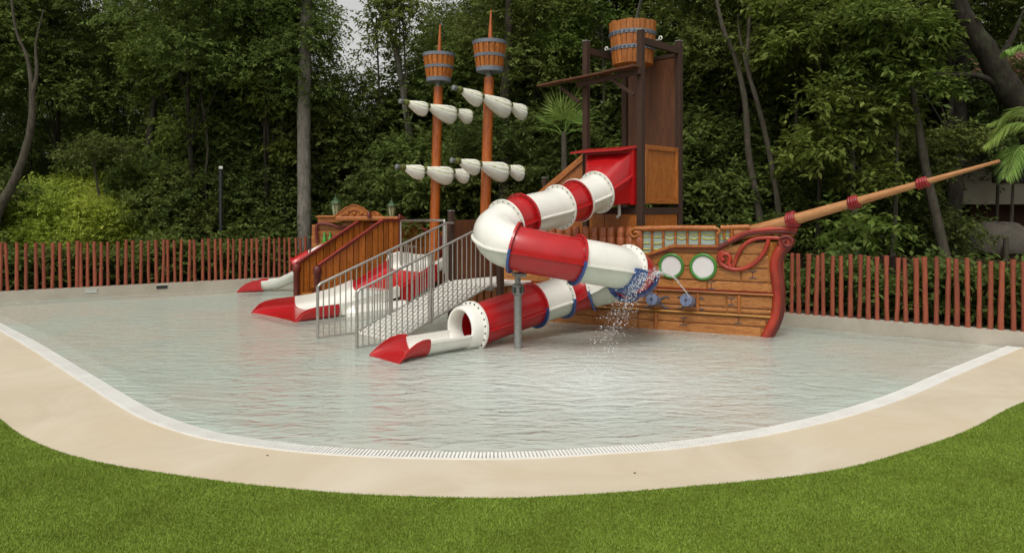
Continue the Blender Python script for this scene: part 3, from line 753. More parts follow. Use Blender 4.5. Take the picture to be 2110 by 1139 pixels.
for k_, c_ in enumerate(cols):
    i0, i1 = spi(joints[k_]), spi(joints[k_ + 1])
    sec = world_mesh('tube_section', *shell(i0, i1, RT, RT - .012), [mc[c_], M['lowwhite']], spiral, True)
    if c_ == 'W':   # duller lower half-shell, with the water's green reflection put into its colour
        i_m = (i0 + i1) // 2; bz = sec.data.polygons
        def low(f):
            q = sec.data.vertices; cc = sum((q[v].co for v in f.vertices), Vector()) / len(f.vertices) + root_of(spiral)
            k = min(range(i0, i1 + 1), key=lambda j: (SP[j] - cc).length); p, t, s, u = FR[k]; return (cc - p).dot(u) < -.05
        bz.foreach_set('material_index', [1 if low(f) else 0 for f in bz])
    # side seams: a narrow rib on each side
    for sg in (-1, 1):
        vs = []; fs = []
        for i in range(i0, i1 + 1):
            p, t, s, u = FR[i]; q = p - u * .055
            for (r_, z_) in ((RT - .008, -.018), (RT + .028, -.012), (RT + .028, .012), (RT - .008, .018)): vs.append(q + s * (sg * r_) + u * z_)
        m_ = i1 - i0 + 1
        for i in range(m_ - 1):
            for k in range(4): fs.append((i * 4 + k, i * 4 + (k + 1) % 4, (i + 1) * 4 + (k + 1) % 4, (i + 1) * 4 + k))
        fs += [(0, 1, 2, 3), tuple((m_ - 1) * 4 + k for k in (3, 2, 1, 0))]
        world_mesh('seam', vs, fs, mc[c_], sec)
def flange(t, mat_top, mat_low, ro=.385, w_=.016, parent=spiral, blue_from=math.pi, sh=0, blue_to=2 * math.pi, ri=None):
    p, tt, s, u = FR[spi(t)]; p = p + tt * sh
    def arc(a0, a1, seg):
        vs = []; fs = []
        rin = ri or RT - .004
        for k in range(seg + 1):
            a = a0 + (a1 - a0) * k / seg; dr = s * math.cos(a) + u * math.sin(a)
            for (r_, z_) in ((rin, -w_), (ro, -w_), (ro, w_), (rin, w_)): vs.append(p + dr * r_ + tt * z_)
        for k in range(seg):
            for q in range(4): fs.append((k * 4 + q, k * 4 + (q + 1) % 4, (k + 1) * 4 + (q + 1) % 4, (k + 1) * 4 + q))
        return vs, fs
    fl = world_mesh('flange', *arc(0, math.pi, 24), mat_top, parent, True)
    world_mesh('flange', *arc(math.pi, 2 * math.pi, 24), mat_low, parent, True)
    g = Geo()
    for k in range(20):
        a = 2 * math.pi * (k + .5) / 20; dr = s * math.cos(a) + u * math.sin(a)
        c = p + dr * ((ro + RT) / 2 + .004); g.tube([c - tt * (w_ + .01), c + tt * (w_ + .01)], .009, 6)
    tag(g.build('flange_bolts', M['bolt'], fl), kind='stuff')
tops = ['W', 'W', 'W', 'R', 'W', 'R', 'R', 'W', 'R', 'W', 'W', 'R']
lows = [M['white'], M['white'], M['white'], M['red'], M['white'], M['blue'], M['blue'], M['blue'], M['blue'], M['blue'], M['blue'], M['blue']]
for k_ in range(12):
    flange(joints[k_], mc[tops[k_]], lows[k_])
# second leaf of each bolted joint
for k_ in (1, 2, 3): flange(joints[k_] , mc['R'], mc['R'], .372, .01, sh=.03 if k_ in (1,) else -.03)
# wide blue saddle under the right-hand bend
for ta, tb_ in ((7.15, 7.5), (8.0, 8.45)): world_mesh('saddle', *shell(spi(ta), spi(tb_), RT + .05, RT + .004, R(178), R(362), 20), M['blue'], spiral, True)
# entry hopper
hd = -A; hs_ = B
rim = []
hc = (tF + tL) / 2
def hrect(off, w0, z0, z1): return [hc + hd * off + hs_ * w0 + UP * z0, hc + hd * off + hs_ * w0 + UP * z1, hc + hd * off - hs_ * w0 + UP * z1, hc + hd * off - hs_ * w0 + UP * z0]
p0, t0, s0, u0 = FR[0]
circ = [p0 + (s0 * math.cos(a) + u0 * math.sin(a)) * (RT + .01) for a in [2 * math.pi * i / 32 for i in range(32)]]
def rectpt(k, off, w0, z0, z1, c=hc):
    a = 2 * math.pi * k / 32; x, y = math.cos(a), math.sin(a); m_ = max(abs(x), abs(y)); x, y = x / m_, y / m_
    sdn = s0.dot(hs_); sg = 1 if sdn > 0 else -1
    return c + hd * off + hs_ * (x * w0 * sg) + UP * ((z0 + z1) / 2 + y * (z1 - z0) / 2)
rings = [[rectpt(k, .02, .55, 2.17, 3.18) for k in range(32)], [rectpt(k, .12, .55, 2.17, 3.16) for k in range(32)],
         [rectpt(k, .12, .50, 2.2, 3.1) for k in range(32)]]
r3 = [rings[2][k].lerp(circ[k], .55) for k in range(32)]
rings += [r3, circ]
vs = [v for r_ in rings for v in r_]; fs = []
for i in range(len(rings) - 1):
    for k in range(32): fs.append((i * 32 + k, i * 32 + (k + 1) % 32, (i + 1) * 32 + (k + 1) % 32, (i + 1) * 32 + k))
hop = world_mesh('entry_hopper', vs, fs, M['red'], spiral, True)
bmx = bmesh.new(); bmx.from_mesh(hop.data); bmesh.ops.recalc_face_normals(bmx, faces=bmx.faces); bmx.to_mesh(hop.data); bmx.free()
# sloping hood on top
h0 = hc + hd * .02 + UP * 3.20; h1 = hc + hd * .36 + UP * 3.13
hv = [h0 + hs_ * .60, h0 - hs_ * .60, h1 - hs_ * .72, h1 + hs_ * .45]
hv += [v + UP * .03 for v in hv]
world_mesh('hopper_hood', hv, [(0, 1, 2, 3), (7, 6, 5, 4), (0, 4, 5, 1), (1, 5, 6, 2), (2, 6, 7, 3), (3, 7, 4, 0)], M['red'], spiral)
a_ = hc + hd * .03 + hs_ * .52 + UP * 2.72; b_ = p0 + s0 * (RT * (1 if s0.dot(hs_) > 0 else -1)) + UP * .02
beam('hopper_rib', a_, b_, .05, .05, M['red'], spiral, .01)
tube('drain_pipe', [hc + hd * .2 + hs_ * .3 + UP * 2.2, hc + hd * .2 + hs_ * .3 + UP * 1.98, hc + hd * .26 + hs_ * .3 + UP * 1.95], .03, M['greywhite'], spiral, 8)
# exit collar, trough, splash end
pe, te, se, ue = FR[-1]
te = Vector((te.x, te.y, 0)).normalized(); se = te.cross(UP).normalized()
def ringpart(name, p, t, s, u, prof, mat, parent, seg=40):
    vs = []; fs = []
    for k in range(seg):
        a = 2 * math.pi * k / seg; dr = s * math.cos(a) + u * math.sin(a)
        for (r_, z_) in prof: vs.append(p + dr * r_ + t * z_)
    m_ = len(prof)
    for k in range(seg):
        k2 = (k + 1) % seg
        for q in range(m_): fs.append((k * m_ + q, k * m_ + (q + 1) % m_, k2 * m_ + (q + 1) % m_, k2 * m_ + q))
    return world_mesh(name, vs, fs, mat, parent, True)
col_ = ringpart('exit_collar', pe, te, se, UP, [(RT - .03, -.02), (.395, -.02), (.395, .02), (.345, .03), (.335, .20), (.315, .225), (.285, .225), (.27, .20), (.27, -.02)], M['white'], spiral)
g = Geo()
for k in range(22):
    a = 2 * math.pi * (k + .5) / 22; dr = se * math.cos(a) + UP * math.sin(a); c = pe + dr * .368; g.tube([c + te * .018, c + te * .034], .014, 7)
tag(g.build('flange_bolts', M['bolt'], col_), kind='stuff')
def trough(name, o, d, stations, mat, parent, rim=.045, th=.02, seg=14, flat=False):
    """stations: (t, half width, top z, floor z)"""
    s = d.cross(UP).normalized(); rows_ = []
    for (t, hw, zt, zf) in stations:
        inner = []
        for k in range(seg + 1):
            a = math.pi + math.pi * k / seg
            if flat == 'semi':
                x = math.cos(a); y = math.sin(a); x = math.copysign(abs(x) ** .7, x); y = -abs(y) ** .85 if y < -1e-9 else 0
            elif flat:
                x = math.cos(a); y = math.sin(a); x = math.copysign(abs(x) ** .3, x); y = -abs(y) ** .38 if y < -1e-9 else 0
            else: x, y = math.cos(a), math.sin(a)
            inner.append((x * hw, zt + y * (zt - zf)))
        outer = [(x * (hw + th) / hw, z - th * .8) for x, z in inner]
        prof = [(-hw - rim, zt)] + inner + [(hw + rim, zt), (hw + rim, zt - .03)] + outer[::-1] + [(-hw - rim, zt - .03)]
        rows_.append([o + d * t + s * x + UP * z for x, z in prof])
    m_ = len(rows_[0]); vs = [v for r_ in rows_ for v in r_]; fs = []
    for i in range(len(rows_) - 1):
        for k in range(m_): fs.append((i * m_ + k, i * m_ + (k + 1) % m_, (i + 1) * m_ + (k + 1) % m_, (i + 1) * m_ + k))
    fs += [tuple(range(m_)), tuple((len(rows_) - 1) * m_ + k for k in range(m_ - 1, -1, -1))]
    ob = world_mesh(name, vs, fs, mat, parent, True)
    b2_ = bmesh.new(); b2_.from_mesh(ob.data); bmesh.ops.triangulate(b2_, faces=[f for f in b2_.faces if len(f.verts) > 4]); bmesh.ops.recalc_face_normals(b2_, faces=b2_.faces); b2_.to_mesh(ob.data); b2_.free()
    return ob
pe0 = Vector((pe.x, pe.y, 0))
trough('exit_trough', pe0, te, [(.1, .27, .23, .0), (.5, .27, .225, -.01), (1.0, .27, .22, -.02)], M['white'], spiral, .04)
trough('splash_end', pe0, te, [(.98, .285, .24, .004), (1.0, .29, .26, .004), (1.10, .30, .262, .008), (1.22, .315, .235, .012), (1.33, .33, .185, .014), (1.43, .345, .12, .014), (1.51, .355, .055, .012), (1.56, .36, .018, .006)], M['red'], spiral, .03, .03, 22, 'semi')
# support posts
for (t, zz) in ((4.85, None),):
    p, tt, s, u = FR[spi(t)]; q = P(1067, 700, 10.95)
    x_, y_ = q.x, q.y
    sp_o = tube('support_post', [Vector((x_, y_, -.25)), Vector((x_, y_, .94))], .058, M['galv'], spiral, 16)
    tube('post_clamp', [Vector((x_, y_, .80)), Vector((x_, y_, .82)), Vector((x_, y_, .95)), Vector((x_, y_, .97))], [.06, .085, .085, .06], M['galv'], spiral, 10)
    g = Geo()
    for k in range(6):
        a = k * math.pi / 3; g.box((x_ + math.cos(a) * .085, y_ + math.sin(a) * .085, .885), (.025, .04, .09), a)
    g.build('clamp_bolts', M['bolt'], spiral)['kind'] = 'stuff'
    tube('post_arm', [Vector((x_, y_, .94)), Vector((x_, y_, 1.06)), Vector((x_ + .05, y_ - .12, 1.16))], .045, M['galv'], spiral, 10)
    box('cradle', (x_ + .02, y_ - .1, 1.12), (.16, .3, .05), M['galv'], spiral, .2)

# ------------------------------------------------------------------ stairs with steel railings
rA = Vector((-2.34, 10.98, 0)); rB = Vector((-3.15, 11.80, 0)); TT = 2.78; SLP = .357; T0 = .7
stair = empty('pool_staircase', (-2.2, 12.0, 0), 'stainless steel railed stair of white mesh leading up from the water', 'stairs')
def rz_(t): return 0 if t < T0 else (t - T0) * SLP
def rtop(t): return .865 + t * SLP
for o0, extra in ((rA, 0), (rB, 0)):
    o1 = o0
    tp_ = 2.78 if o0 is rA else 2.70
    end = o1 + A * (tp_ + .18) + UP * (rtop(tp_) + .0)
    tube('handrail', [o1 + UP * .80, o1 + A * .012 + UP * .845, o1 + A * .05 + UP * (rtop(.05))] + [o1 + A * t + UP * rtop(t) for t in (1, 2, tp_)] + [end], .021, M['steel'], stair, 10)
    for t in (0, 1.42, tp_): tube('rail_post', [o1 + A * t + UP * (-.1 if t == 0 else rz_(t) - .05), o1 + A * t + UP * (rtop(t) - .015)], .025, M['steel'], stair, 10)
    k = 1
    while k * .105 < tp_:
        t = k * .105; k += 1
        if min(abs(t - 1.42), abs(t - tp_)) < .05: continue
        tube('baluster', [o1 + A * t + UP * (max(rz_(t) - .02, -.02)), o1 + A * t + UP * (rtop(t) - .01)], .0105, M['steel'], stair, 6)
    tube('stringer', [o1 + A * 0 + UP * .0, o1 + A * T0 + UP * .0, o1 + A * TT + UP * rz_(TT)], .018, M['steel'], stair, 8)
    tube('base_plate', [o1 + UP * -.1, o1 + UP * -.09], .07, M['steel'], stair, 12)
# mesh ramp: crossed white strands and treads
def lattice(name, o, ex, ez, W_, L_, pitch, r, mat, parent, nrm):
    g = Geo()
    n1 = int((W_ + L_) / pitch) + 2
    for sgn in (1, -1):
        for i in range(-n1, n1 + 1):
            c = i * pitch
            # line x - sgn*y = c within [0,W]x[0,L]
            pts = []
            for y in (0, L_):
                x = c + sgn * y * .5
                if 0 <= x <= W_: pts.append((x, y))
            for x in (0, W_):
                y = (x - c) * sgn / .5
                if 0 < y < L_: pts.append((x, y))
            if len(pts) >= 2:
                pts = sorted(pts)[:1] + sorted(pts)[-1:]
                a = o + ex * pts[0][0] + ez * pts[0][1]; b = o + ex * pts[1][0] + ez * pts[1][1]
                if (b - a).length > .02:
                    dd = (b - a).normalized(); m_ = Matrix((dd, nrm.cross(dd), nrm)).transposed()
                    g.box((a + b) / 2 + nrm * (.002 * sgn), ((b - a).length, r * 2, .012), M=m_)
    o_ = g.build(name, mat, parent); o_['kind'] = 'stuff'; return o_
WST = (rB - rA).length; acr = (rB - rA).normalized()
slope = (A + UP * SLP).normalized(); Ls = (TT - T0) * math.hypot(1, SLP)
nrm_ = slope.cross(acr).normalized()
if nrm_.z < 0: nrm_ = -nrm_
lattice('ramp_mesh', rA + acr * .03 + A * T0 + UP * .0, acr, slope, WST - .06, Ls, .105, .016, M['netting'], stair, nrm_)
lattice('landing_mesh', rA + acr * .03 + UP * -.02, acr, A, WST - .06, T0, .092, .012, M['netting'], stair, UP)
# platform at the head of the stairs
C2 = rA + A * (TT + .06); C1 = rB + A * (TT + .06)
plat = empty('stair_platform', (C1 + C2) / 2 + A * .6, 'square deck with dark brown posts and panel at the head of the stairs', 'platform')
pz = .76
box('deck_plate', (C1 + C2) / 2 + A * .62 + UP * (pz - .04), (1.22, 1.12, .05), M['netting'], plat, ra)
beam('deck_beam', C1 + UP * (pz - .09), C2 + UP * (pz - .09), .05, .07, M['galv'], plat)
cA, cB = C1 + Vector((-.02, .09, 0)), C2 + Vector((.12, .10, 0))
box('column', Vector((cA.x, cA.y, .88)), (.098, .098, 2.34), M['brown'], plat, ra)
box('column_cap', Vector((cA.x, cA.y, 2.06)), (.105, .105, .02), M['galv'], plat, ra)
box('column', Vector((cB.x, cB.y, .88)), (.105, .105, 2.34), M['brown'], plat, ra)
box('column', cA + A * 1.25 + UP * .88, (.098, .098, 2.34), M['brown'], plat, ra)
box('column', cB + A * 1.25 + UP * .88, (.098, .098, 2.34), M['brown'], plat, ra)
panel('side_panel', cA, cA + A * 1.25, .74, 1.88, M['brown_panel'], plat, .04)
# boards under the platform
for i in range(7):
    t = .06 + i * .125; c = cA.lerp(cB, 0.05 + i * .145) + A * .35
    box('skirt_board', Vector((c.x, c.y, .22)), (.15, .03, .9), M['vplank'], plat, math.atan2(B.y, B.x))

# ------------------------------------------------------------------ wide slide
wsl = empty('wide_slide', (-3.6, 15.6, 0), 'wide open slide in white and red bands behind the stair railing', 'slide')
wl0 = Vector((-5.25, 14.72, 0)); wr0 = Vector((-3.98, 13.52, 0)); wc = (wl0 + wr0) / 2; whw = (wr0 - wl0).length / 2
trough('splash_end', wc, A, [(-.04, whw - .02, .012, -.01), (.02, whw - .02, .07, .0), (.10, whw - .02, .15, .005), (.24, whw - .02, .21, .008), (.45, whw - .02, .24, .01), (.9, whw - .02, .25, .015)], M['red'], wsl, .03, .05, 22, True)
trough('slide_section', wc, A, [(.9, whw - .03, .255, .005), (1.3, whw - .03, .275, .03), (1.8, whw - .03, .36, .10), (2.1, whw - .03, .44, .18), (2.31, whw - .03, .51, .25)], M['white'], wsl, .03, .04, 18, True)
trough('slide_section', wc, A, [(2.31, whw - .05, .45, .24), (2.8, whw - .05, .69, .46), (3.30, whw - .05, .92, .69)], M['red'], wsl, .03, .05, 18, True)
trough('slide_section', wc, A, [(3.30, whw - .04, .94, .70), (3.55, whw - .04, 1.04, .75), (3.8, whw - .04, 1.06, .77), (4.1, whw - .04, 1.0, .77), (4.5, whw - .04, .98, .77)], M['white'], wsl, .03, .05, 18, True)
for (ta, tb_, za, zb, mt) in ((2.33, 3.29, .45, .92, 'red'), (.93, 2.30, .25, .50, 'white')):
    lo = .38 if mt == 'red' else .22
    prism('side_skirt', [(ta, za - lo), (tb_, zb - lo), (tb_, zb - .015), (ta, za - .015)], M[mt], wsl, wr0 + B * .035, A, UP, B, .03)
tube('hump_end', [wl0 + A * 3.25 + UP * .75, wl0 + A * 3.32 + UP * .98, wl0 + A * 3.6 + UP * 1.06, wl0 + A * 4.0 + UP * .98], .03, M['white'], wsl, 8)
beam('end_post', wr0 + A * 4.28 + UP * .0 + B * .02, wr0 + A * 4.28 + B * .02 + UP * .95, .08, .1, M['white'], wsl)
def rounded(name, c, size, mat, parent, rz):
    return link(name, box_mesh(*size, min(size) * .35), mat, parent, c, (0, 0, rz))
rounded('slide_plinth', wr0 + A * 1.75 + B * -.02 + UP * .03, (1.5, .5, .34), M['white'], wsl, ra)
rounded('slide_plinth', wc + A * 2.9 + UP * .1, (1.7, 1.2, .5), M['greywhite'], wsl, ra)

# ------------------------------------------------------------------ plank enclosure (covered stair at the stern)
enc = empty('plank_enclosure', (-4.2, 17.4, 0), 'sloping sided stair enclosure of orange vertical planks with dark red trim', 'play stairs')
def enc_wall(o):
    ztop = lambda t: .80 + .58 * min(t, 1.755)
    t = .03; L = 2.26
    while t < L - .02:
        w_ = rnd.uniform(.15, .2)
        if t + w_ > L - .06: w_ = L - t
        za, zb = ztop(t), ztop(t + w_)
        q = o + A * t
        n_ = [(0, -.1), (w_ - .026, -.1), (w_ - .026, zb), (0, za)]
        off = rnd.uniform(-.004, .004)
        pl_ = bpy.data.meshes.new('p')
        vs = [Vector((u, .015 + off, z)) for u, z in n_] + [Vector((u, -.015 + off, z)) for u, z in n_]
        fs = [(0, 1, 2, 3), (7, 6, 5, 4), (0, 4, 5, 1), (1, 5, 6, 2), (2, 6, 7, 3), (3, 7, 4, 0)]
        link('plank', mesh_from(vs, fs), M['vplank'], enc, q, (0, 0, ra))
        t += w_
    prism('backing_board', [(.04, -.1), (2.24, -.1), (2.24, 1.78), (1.755, 1.78), (.04, .79)], M['brown'], enc, o - B * .02, A, UP, B, .02)
    beam('trim_rail', o + UP * ztop(0) + B * .02, o + A * 1.77 + UP * ztop(1.77) + B * .02, .075, .06, M['dred'], enc)
    beam('trim_rail', o + A * 1.75 + UP * (ztop(1.8) + .0) + B * .02, o + A * 2.3 + UP * (ztop(2) + .0) + B * .02, .075, .06, M['dred'], enc)
    beam('trim_rail', o + UP * ztop(0) + B * .02 + UP*.036, o + A * 1.77 + UP * (ztop(1.77)+.036) + B * .02, .05, .02, M['stem'], enc)
    tube('trim_post', [o + UP * -.2, o + UP * .6, o + UP * .62, o + UP * .74, o + UP * .80], [.075, .075, .10, .105, .07], M['dred'], enc, 10)
    box('trim_post', o + A * 2.28 + UP * .83, (.08, .08, 2.06), M['dred'], enc, ra)
    tube('finial', [o + A * 2.28 + UP * 1.86, o + A * 2.28 + UP * 1.93, o + A * 2.28 + UP * 1.97], [.05, .045, .01], M['dred'], enc, 8)
e1 = Vector((-4.41, 16.5, 0)); e2 = Vector((-5.09, 17.2, 0))
enc_wall(e1); enc_wall(e2)
for k in range(7):
    t = .2 + k * .25; z_ = .1 + k * .145
    beam('step', e1 + A * t + UP * z_ - B * .04, e2 + A * t + UP * z_ + B * .04, .25, .04, M['plank'], enc)

# ------------------------------------------------------------------ stern castle
cas = empty('stern_castle', (-3.9, 19.2, 0), 'carved wooden ship stern with scroll pediment above the plank stair', 'play ship')
CO = P(662, 600, 19.1); CO.z = 0; cx_ = Vector((1, .06, 0)).normalized(); cn_ = Vector((cx_.y, -cx_.x, 0))
kk = 19.1 / FPX
def cz(y, d=19.1): return CAMH + (HOR - y) * d / FPX
for i, (y0, y1) in enumerate(((462, 472), (472, 483), (483, 494), (494, 510), (510, 540), (540, 575), (575, 610))):
    c = CO + cx_ * (27 * kk) + UP * ((cz(y0) + cz(y1)) / 2)
    box('plank', c, (54 * kk + .3, .9, cz(y0) - cz(y1) - .006), M['plank'], cas, math.atan2(cx_.y, cx_.x), .008)
box('cornice', CO + cx_ * (27 * kk) + UP * cz(452) + cn_ * .05, (50 * kk, .9, 13 * kk), M['batten'], cas, 0, .02)
box('cornice', CO + cx_ * (27 * kk) + UP * cz(446) + cn_ * .07, (54 * kk, .95, 4 * kk), M['batten'], cas, 0, .01)
tube('red_trim', catmull([CO + cn_ * .52 + UP * cz(500) , CO + cn_ * .52 + UP * cz(463), CO + cn_ * .52 + cx_ * (22 * kk) + UP * cz(461), CO + cn_ * .52 + cx_ * (42 * kk) + UP * cz(467), CO + cn_ * .52 + cx_ * (60 * kk) + UP * cz(470)], 5), .04, M['dred'], cas, 8)
# bottles in relief
for px in (676, 687):
    c = CO + cn_ * .50 + cx_ * ((px - 662) * kk) + UP * cz(500)
    tube('green_bottle', [c, c + UP * .12, c + UP * .20, c + UP * .3], [.055, .06, .03, .025], M['green'], cas, 10)
# main ledge and body
LO = CO + cx_ * (41 * kk) + cn_ * .6
box('ledge', LO + cx_ * (64 * kk) + UP * cz(450.5, 18.6), (130 * kk, .5, 9 * kk), M['batten'], cas, 0, .03)
box('stern_body', LO + cx_ * (66 * kk) - cn_ * .3 + UP * .85, (112 * kk, .5, 1.8), M['plank'], cas, 0, .01)
def pediment(cxp, half, h, y0, n_=26):
    pts = []
    for i in range(n_ + 1):
        x = -half + 2 * half * i / n_; f = 1 - abs(x / half)
        z = h * (math.sin(f * math.pi / 2) ** 1.15) * .9 + .05 * h + (.06 * h * abs(math.sin(f * 9)) if f < .95 else .06 * h)
        pts.append((x, z))
    pts = [(-half, 0)] + pts + [(half, 0)]
    o = LO + cx_ * ((cxp - 703) * kk) + UP * cz(447, 18.6) + cn_ * y0
    prism('pediment', pts[::-1], M['batten'], cas, o, cx_, UP, cn_, .12)
    edge_ = [o + cn_ * .0 + cx_ * x + UP * z for x, z in pts[1:-1]]
    tube('pediment_edge', edge_, .018, M['batten'], cas, 6)
    edge_ = [o + cn_ * .02 + cx_ * (x * .7) + UP * (z * .62) for x, z in pts[1:-1]]
    tube('pediment_carving', edge_, .016, M['batten'], cas, 6)
    for s_ in (-1, 0, 1): tube('rosette', [o + cx_ * (s_ * half * .35) + UP * (h * .3), o + cn_ * .04 + cx_ * (s_ * half * .35) + UP * (h * .3)], [.06, .03], M['batten'], cas, 10)
pediment(738, 39 * kk, .30, .12)
pediment(775, 16 * kk, .13, -.15)
tube('finial', [LO + cx_ * (66 * kk) + UP * cz(447) + cn_ * .3, LO + cx_ * (66 * kk) + UP * cz(440) + cn_ * .3, LO + cx_ * (66 * kk) + UP * cz(436) + cn_ * .3], [.05, .06, .02], M['dred'], cas, 8)
# lanterns
def lantern(px, yb, d, sc_, label):
    p = P(px, yb, d); t = empty('ship_lantern', p, label, 'lantern', 'green lanterns on the stern castle')
    seg = 8; r_ = .105 * sc_
    world_mesh('lantern_foot', *lathe([(.05 * sc_, -.06), (.05 * sc_, -.03), (.07 * sc_, -.015), (.07 * sc_, .0)], 10, p), M['lantern_green'], t)
    world_mesh('lantern_glass', *lathe([(.055 * sc_, 0), (r_, .215 * sc_)], seg, p), M['lantern_glass'], t)
    g = Geo()
    for k in range(seg):
        a = 2 * math.pi * k / seg; dr = Vector((math.cos(a), math.sin(a), 0)); g.tube([p + dr * .058 * sc_, p + dr * (r_ + .003) + UP * .215 * sc_], .009, 5)
    tag(g.build('lantern_ribs', M['lantern_green'], t), kind='stuff')
    world_mesh('lantern_cap', *lathe([(.125 * sc_, .21 * sc_), (.13 * sc_, .23 * sc_), (.09 * sc_, .28 * sc_), (.045 * sc_, .31 * sc_), (.04 * sc_, .34 * sc_), (.012, .36 * sc_), (.008, .43 * sc_)], 12, p), M['lantern_green'], t)
    world_mesh('lantern_light', *lathe([(.02, .015), (.022, .1)], 8, p), M['white'], t)
lantern(692, 443, 19.1, 1.32, 'green ship lantern on the left cornice beside the pale tree trunk')
lantern(807, 446, 18.9, 1.18, 'green ship lantern on the right end of the stern ledge')

# ship side between the stern and the platform
mid = empty('plank_bulwark', (-2.0, 16.6, 0), 'orange plank bulwark with dark red rail behind the left mast and wide slide', 'play ship')
m0, m1 = Vector((-3.1, 20.55, 0)), Vector((-1.15, 18.65, 0)); md = (m1 - m0).normalized(); mn = Vector((md.y, -md.x, 0)); ml = (m1 - m0).length
if mn.y > 0: mn = -mn
for i in range(9):
    z0 = -.1 + i * .2
    for j in range(3):
        a_, b_ = m0 + md * (ml * j / 3 + .004), m0 + md * (ml * (j + 1) / 3 - .004)
        if i == 8 and j == 1: continue
        beam('plank', a_ + UP * (z0 + .1), b_ + UP * (z0 + .1), .05 + rnd.uniform(0, .01), .19, M['plank'], mid)
tube('side_rail', catmull([m0 + mn * .06 + UP * 1.9, m0 + md * .5 + mn * .06 + UP * 1.7, m0 + md * 1.2 + mn * .06 + UP * 1.5, m0 + md * 1.7 + mn * .06 + UP * 1.45], 5), .045, M['dred'], mid, 8)
for k in range(5):
    q = m1 - md * (.05 + k * .17)
    world_mesh('log', *lathe([(.06, 1.0), (.075, 1.05), (.075, 1.62), (.05, 1.74)], 10, q + mn * .04), M['log'], mid, True)
tube('barrel', [m0 + md * 1.75 + mn * .1 + UP * .9, m0 + md * 1.75 + mn * .1 + UP * 1.15, m0 + md * 1.75 + mn * .1 + UP * 1.4], [.14, .18, .14], M['dred'], mid, 14)
# ship deck slab
dk = [Vector((-2.15, 17.95, 0)), Vector((-.78, 16.62, 0)), Vector((.1, 15.2, 0)), Vector((1.4, 14.8, 0)), Vector((-1.2, 18.5, 0)), Vector((-3.0, 20.3, 0))]
world_mesh('deck_slab', [v + UP * .70 for v in dk] + [v + UP * .76 for v in dk], [(5, 4, 3, 2, 1, 0), (6, 7, 8, 9, 10, 11)] + [(i, (i + 1) % 6, 6 + (i + 1) % 6, 6 + i) for i in range(6)], M['plank'], mid)
for q in dk: q = q.lerp(sum(dk, Vector()) / 6, .1); tube('deck_leg', [q + UP * -.1, q + UP * .7], .06, M['galv'], mid, 10)
# grey guard rail
gd = empty('guard_rail', (-2.3, 16.4, 0), 'grey steel guard rail frame beside the wide slide top', 'railing')
ga, gb = Vector((-2.62, 17.15, 0)), Vector((-1.38, 14.9, 0))
tube('rail_frame', [ga + UP * .76, ga + UP * 1.79, ga + UP * 1.82 + (gb - ga).normalized() * .04, gb + UP * 1.86, gb + UP * 1.84 , gb + UP * .78], .025, M['steel'], gd, 8)
for k in range(1, 5):
    q = ga.lerp(gb, k * .09 + .02); tube('rail_bar', [q + UP * .78, q + UP * 1.25], .012, M['steel'], gd, 6)
tube('rail_bar', [ga + UP * 1.25, ga.lerp(gb, .40) + UP * 1.25], .02, M['steel'], gd, 6)

# ------------------------------------------------------------------ masts
def yard(parent, c, tl, tr, tilt, z, name='yard'):
    c = c + B * .13 - A * .06
    p0, p1 = c + A * tl + UP * (z + tilt), c + A * tr + UP * (z - tilt); d = p1 - p0; dn = d.normalized(); L = d.length
    yo = tube(name, [p0, p1], .045, M['olive'], parent, 10)
    tube('yard_cap', [p0 - dn * .01, p0, p0 + dn * .08, p0 + dn * .10], [.04, .06, .06, .04], M['greycap'], yo, 12)
    for f in (.085, .355, .74, .965):
        tube('lashing', [p0 + d * (f - .022), p0 + d * (f - .018), p0 + d * (f + .018), p0 + d * (f + .022)], [.05, .072, .072, .05], M['olive'], yo, 14)
    side = dn.cross(UP).normalized()
    for (f0, f1, amp) in ((.10, .345, .15), (.365, .73, .205), (.75, .955, .165)):
        seg = 40; ns2 = 18; vs = []; fs = []; mi = []
        for i in range(ns2 + 1):
            t = i / ns2; f = f0 + (f1 - f0) * t
            grow = .16 + .84 * (math.sin(min(1, t / .78) * math.pi / 2)) ** 1.15
            lead = min(1, t / .10) ** .5; tail = max(0, 1 - max(0, (t - .80) / .20) ** 2.6) ** .5
            rr = .042 + amp * .9 * grow * min(lead, 1) * tail
            sag = rr - .042
            cc = p0 + d * f - UP * (sag * .72)
            for k in range(seg):
                a = 2 * math.pi * k / seg
                fold = .05 * math.sin(a * 11 + t * 3.5) * (.15 + .9 * max(0, math.sin(a) * .7 + .5)) * (1 if 0 < t < 1 else 0)
                r_ = rr * (1 + fold); vs.append(cc + side * (math.cos(a) * r_ * .8) + UP * (math.sin(a) * r_))
        for i in range(ns2):
            for k in range(seg):
                k2 = (k + 1) % seg; fs.append((i * seg + k, i * seg + k2, (i + 1) * seg + k2, (i + 1) * seg + k))
                a = 2 * math.pi * (k + .5) / seg; mi.append(1 if math.sin(a * 11 + i / ns2 * 3.5) < -.5 and math.sin(a) > -.15 else 0)
        fs += [tuple(range(seg))[::-1], tuple(ns2 * seg + k for k in range(seg))]; mi += [0, 0]
        o_ = world_mesh('sail_roll', vs, fs, [M['sail'], M['sailfold']], yo)
        o_.data.polygons.foreach_set('material_index', mi); o_.data.polygons.foreach_set('use_smooth', [True] * len(mi))
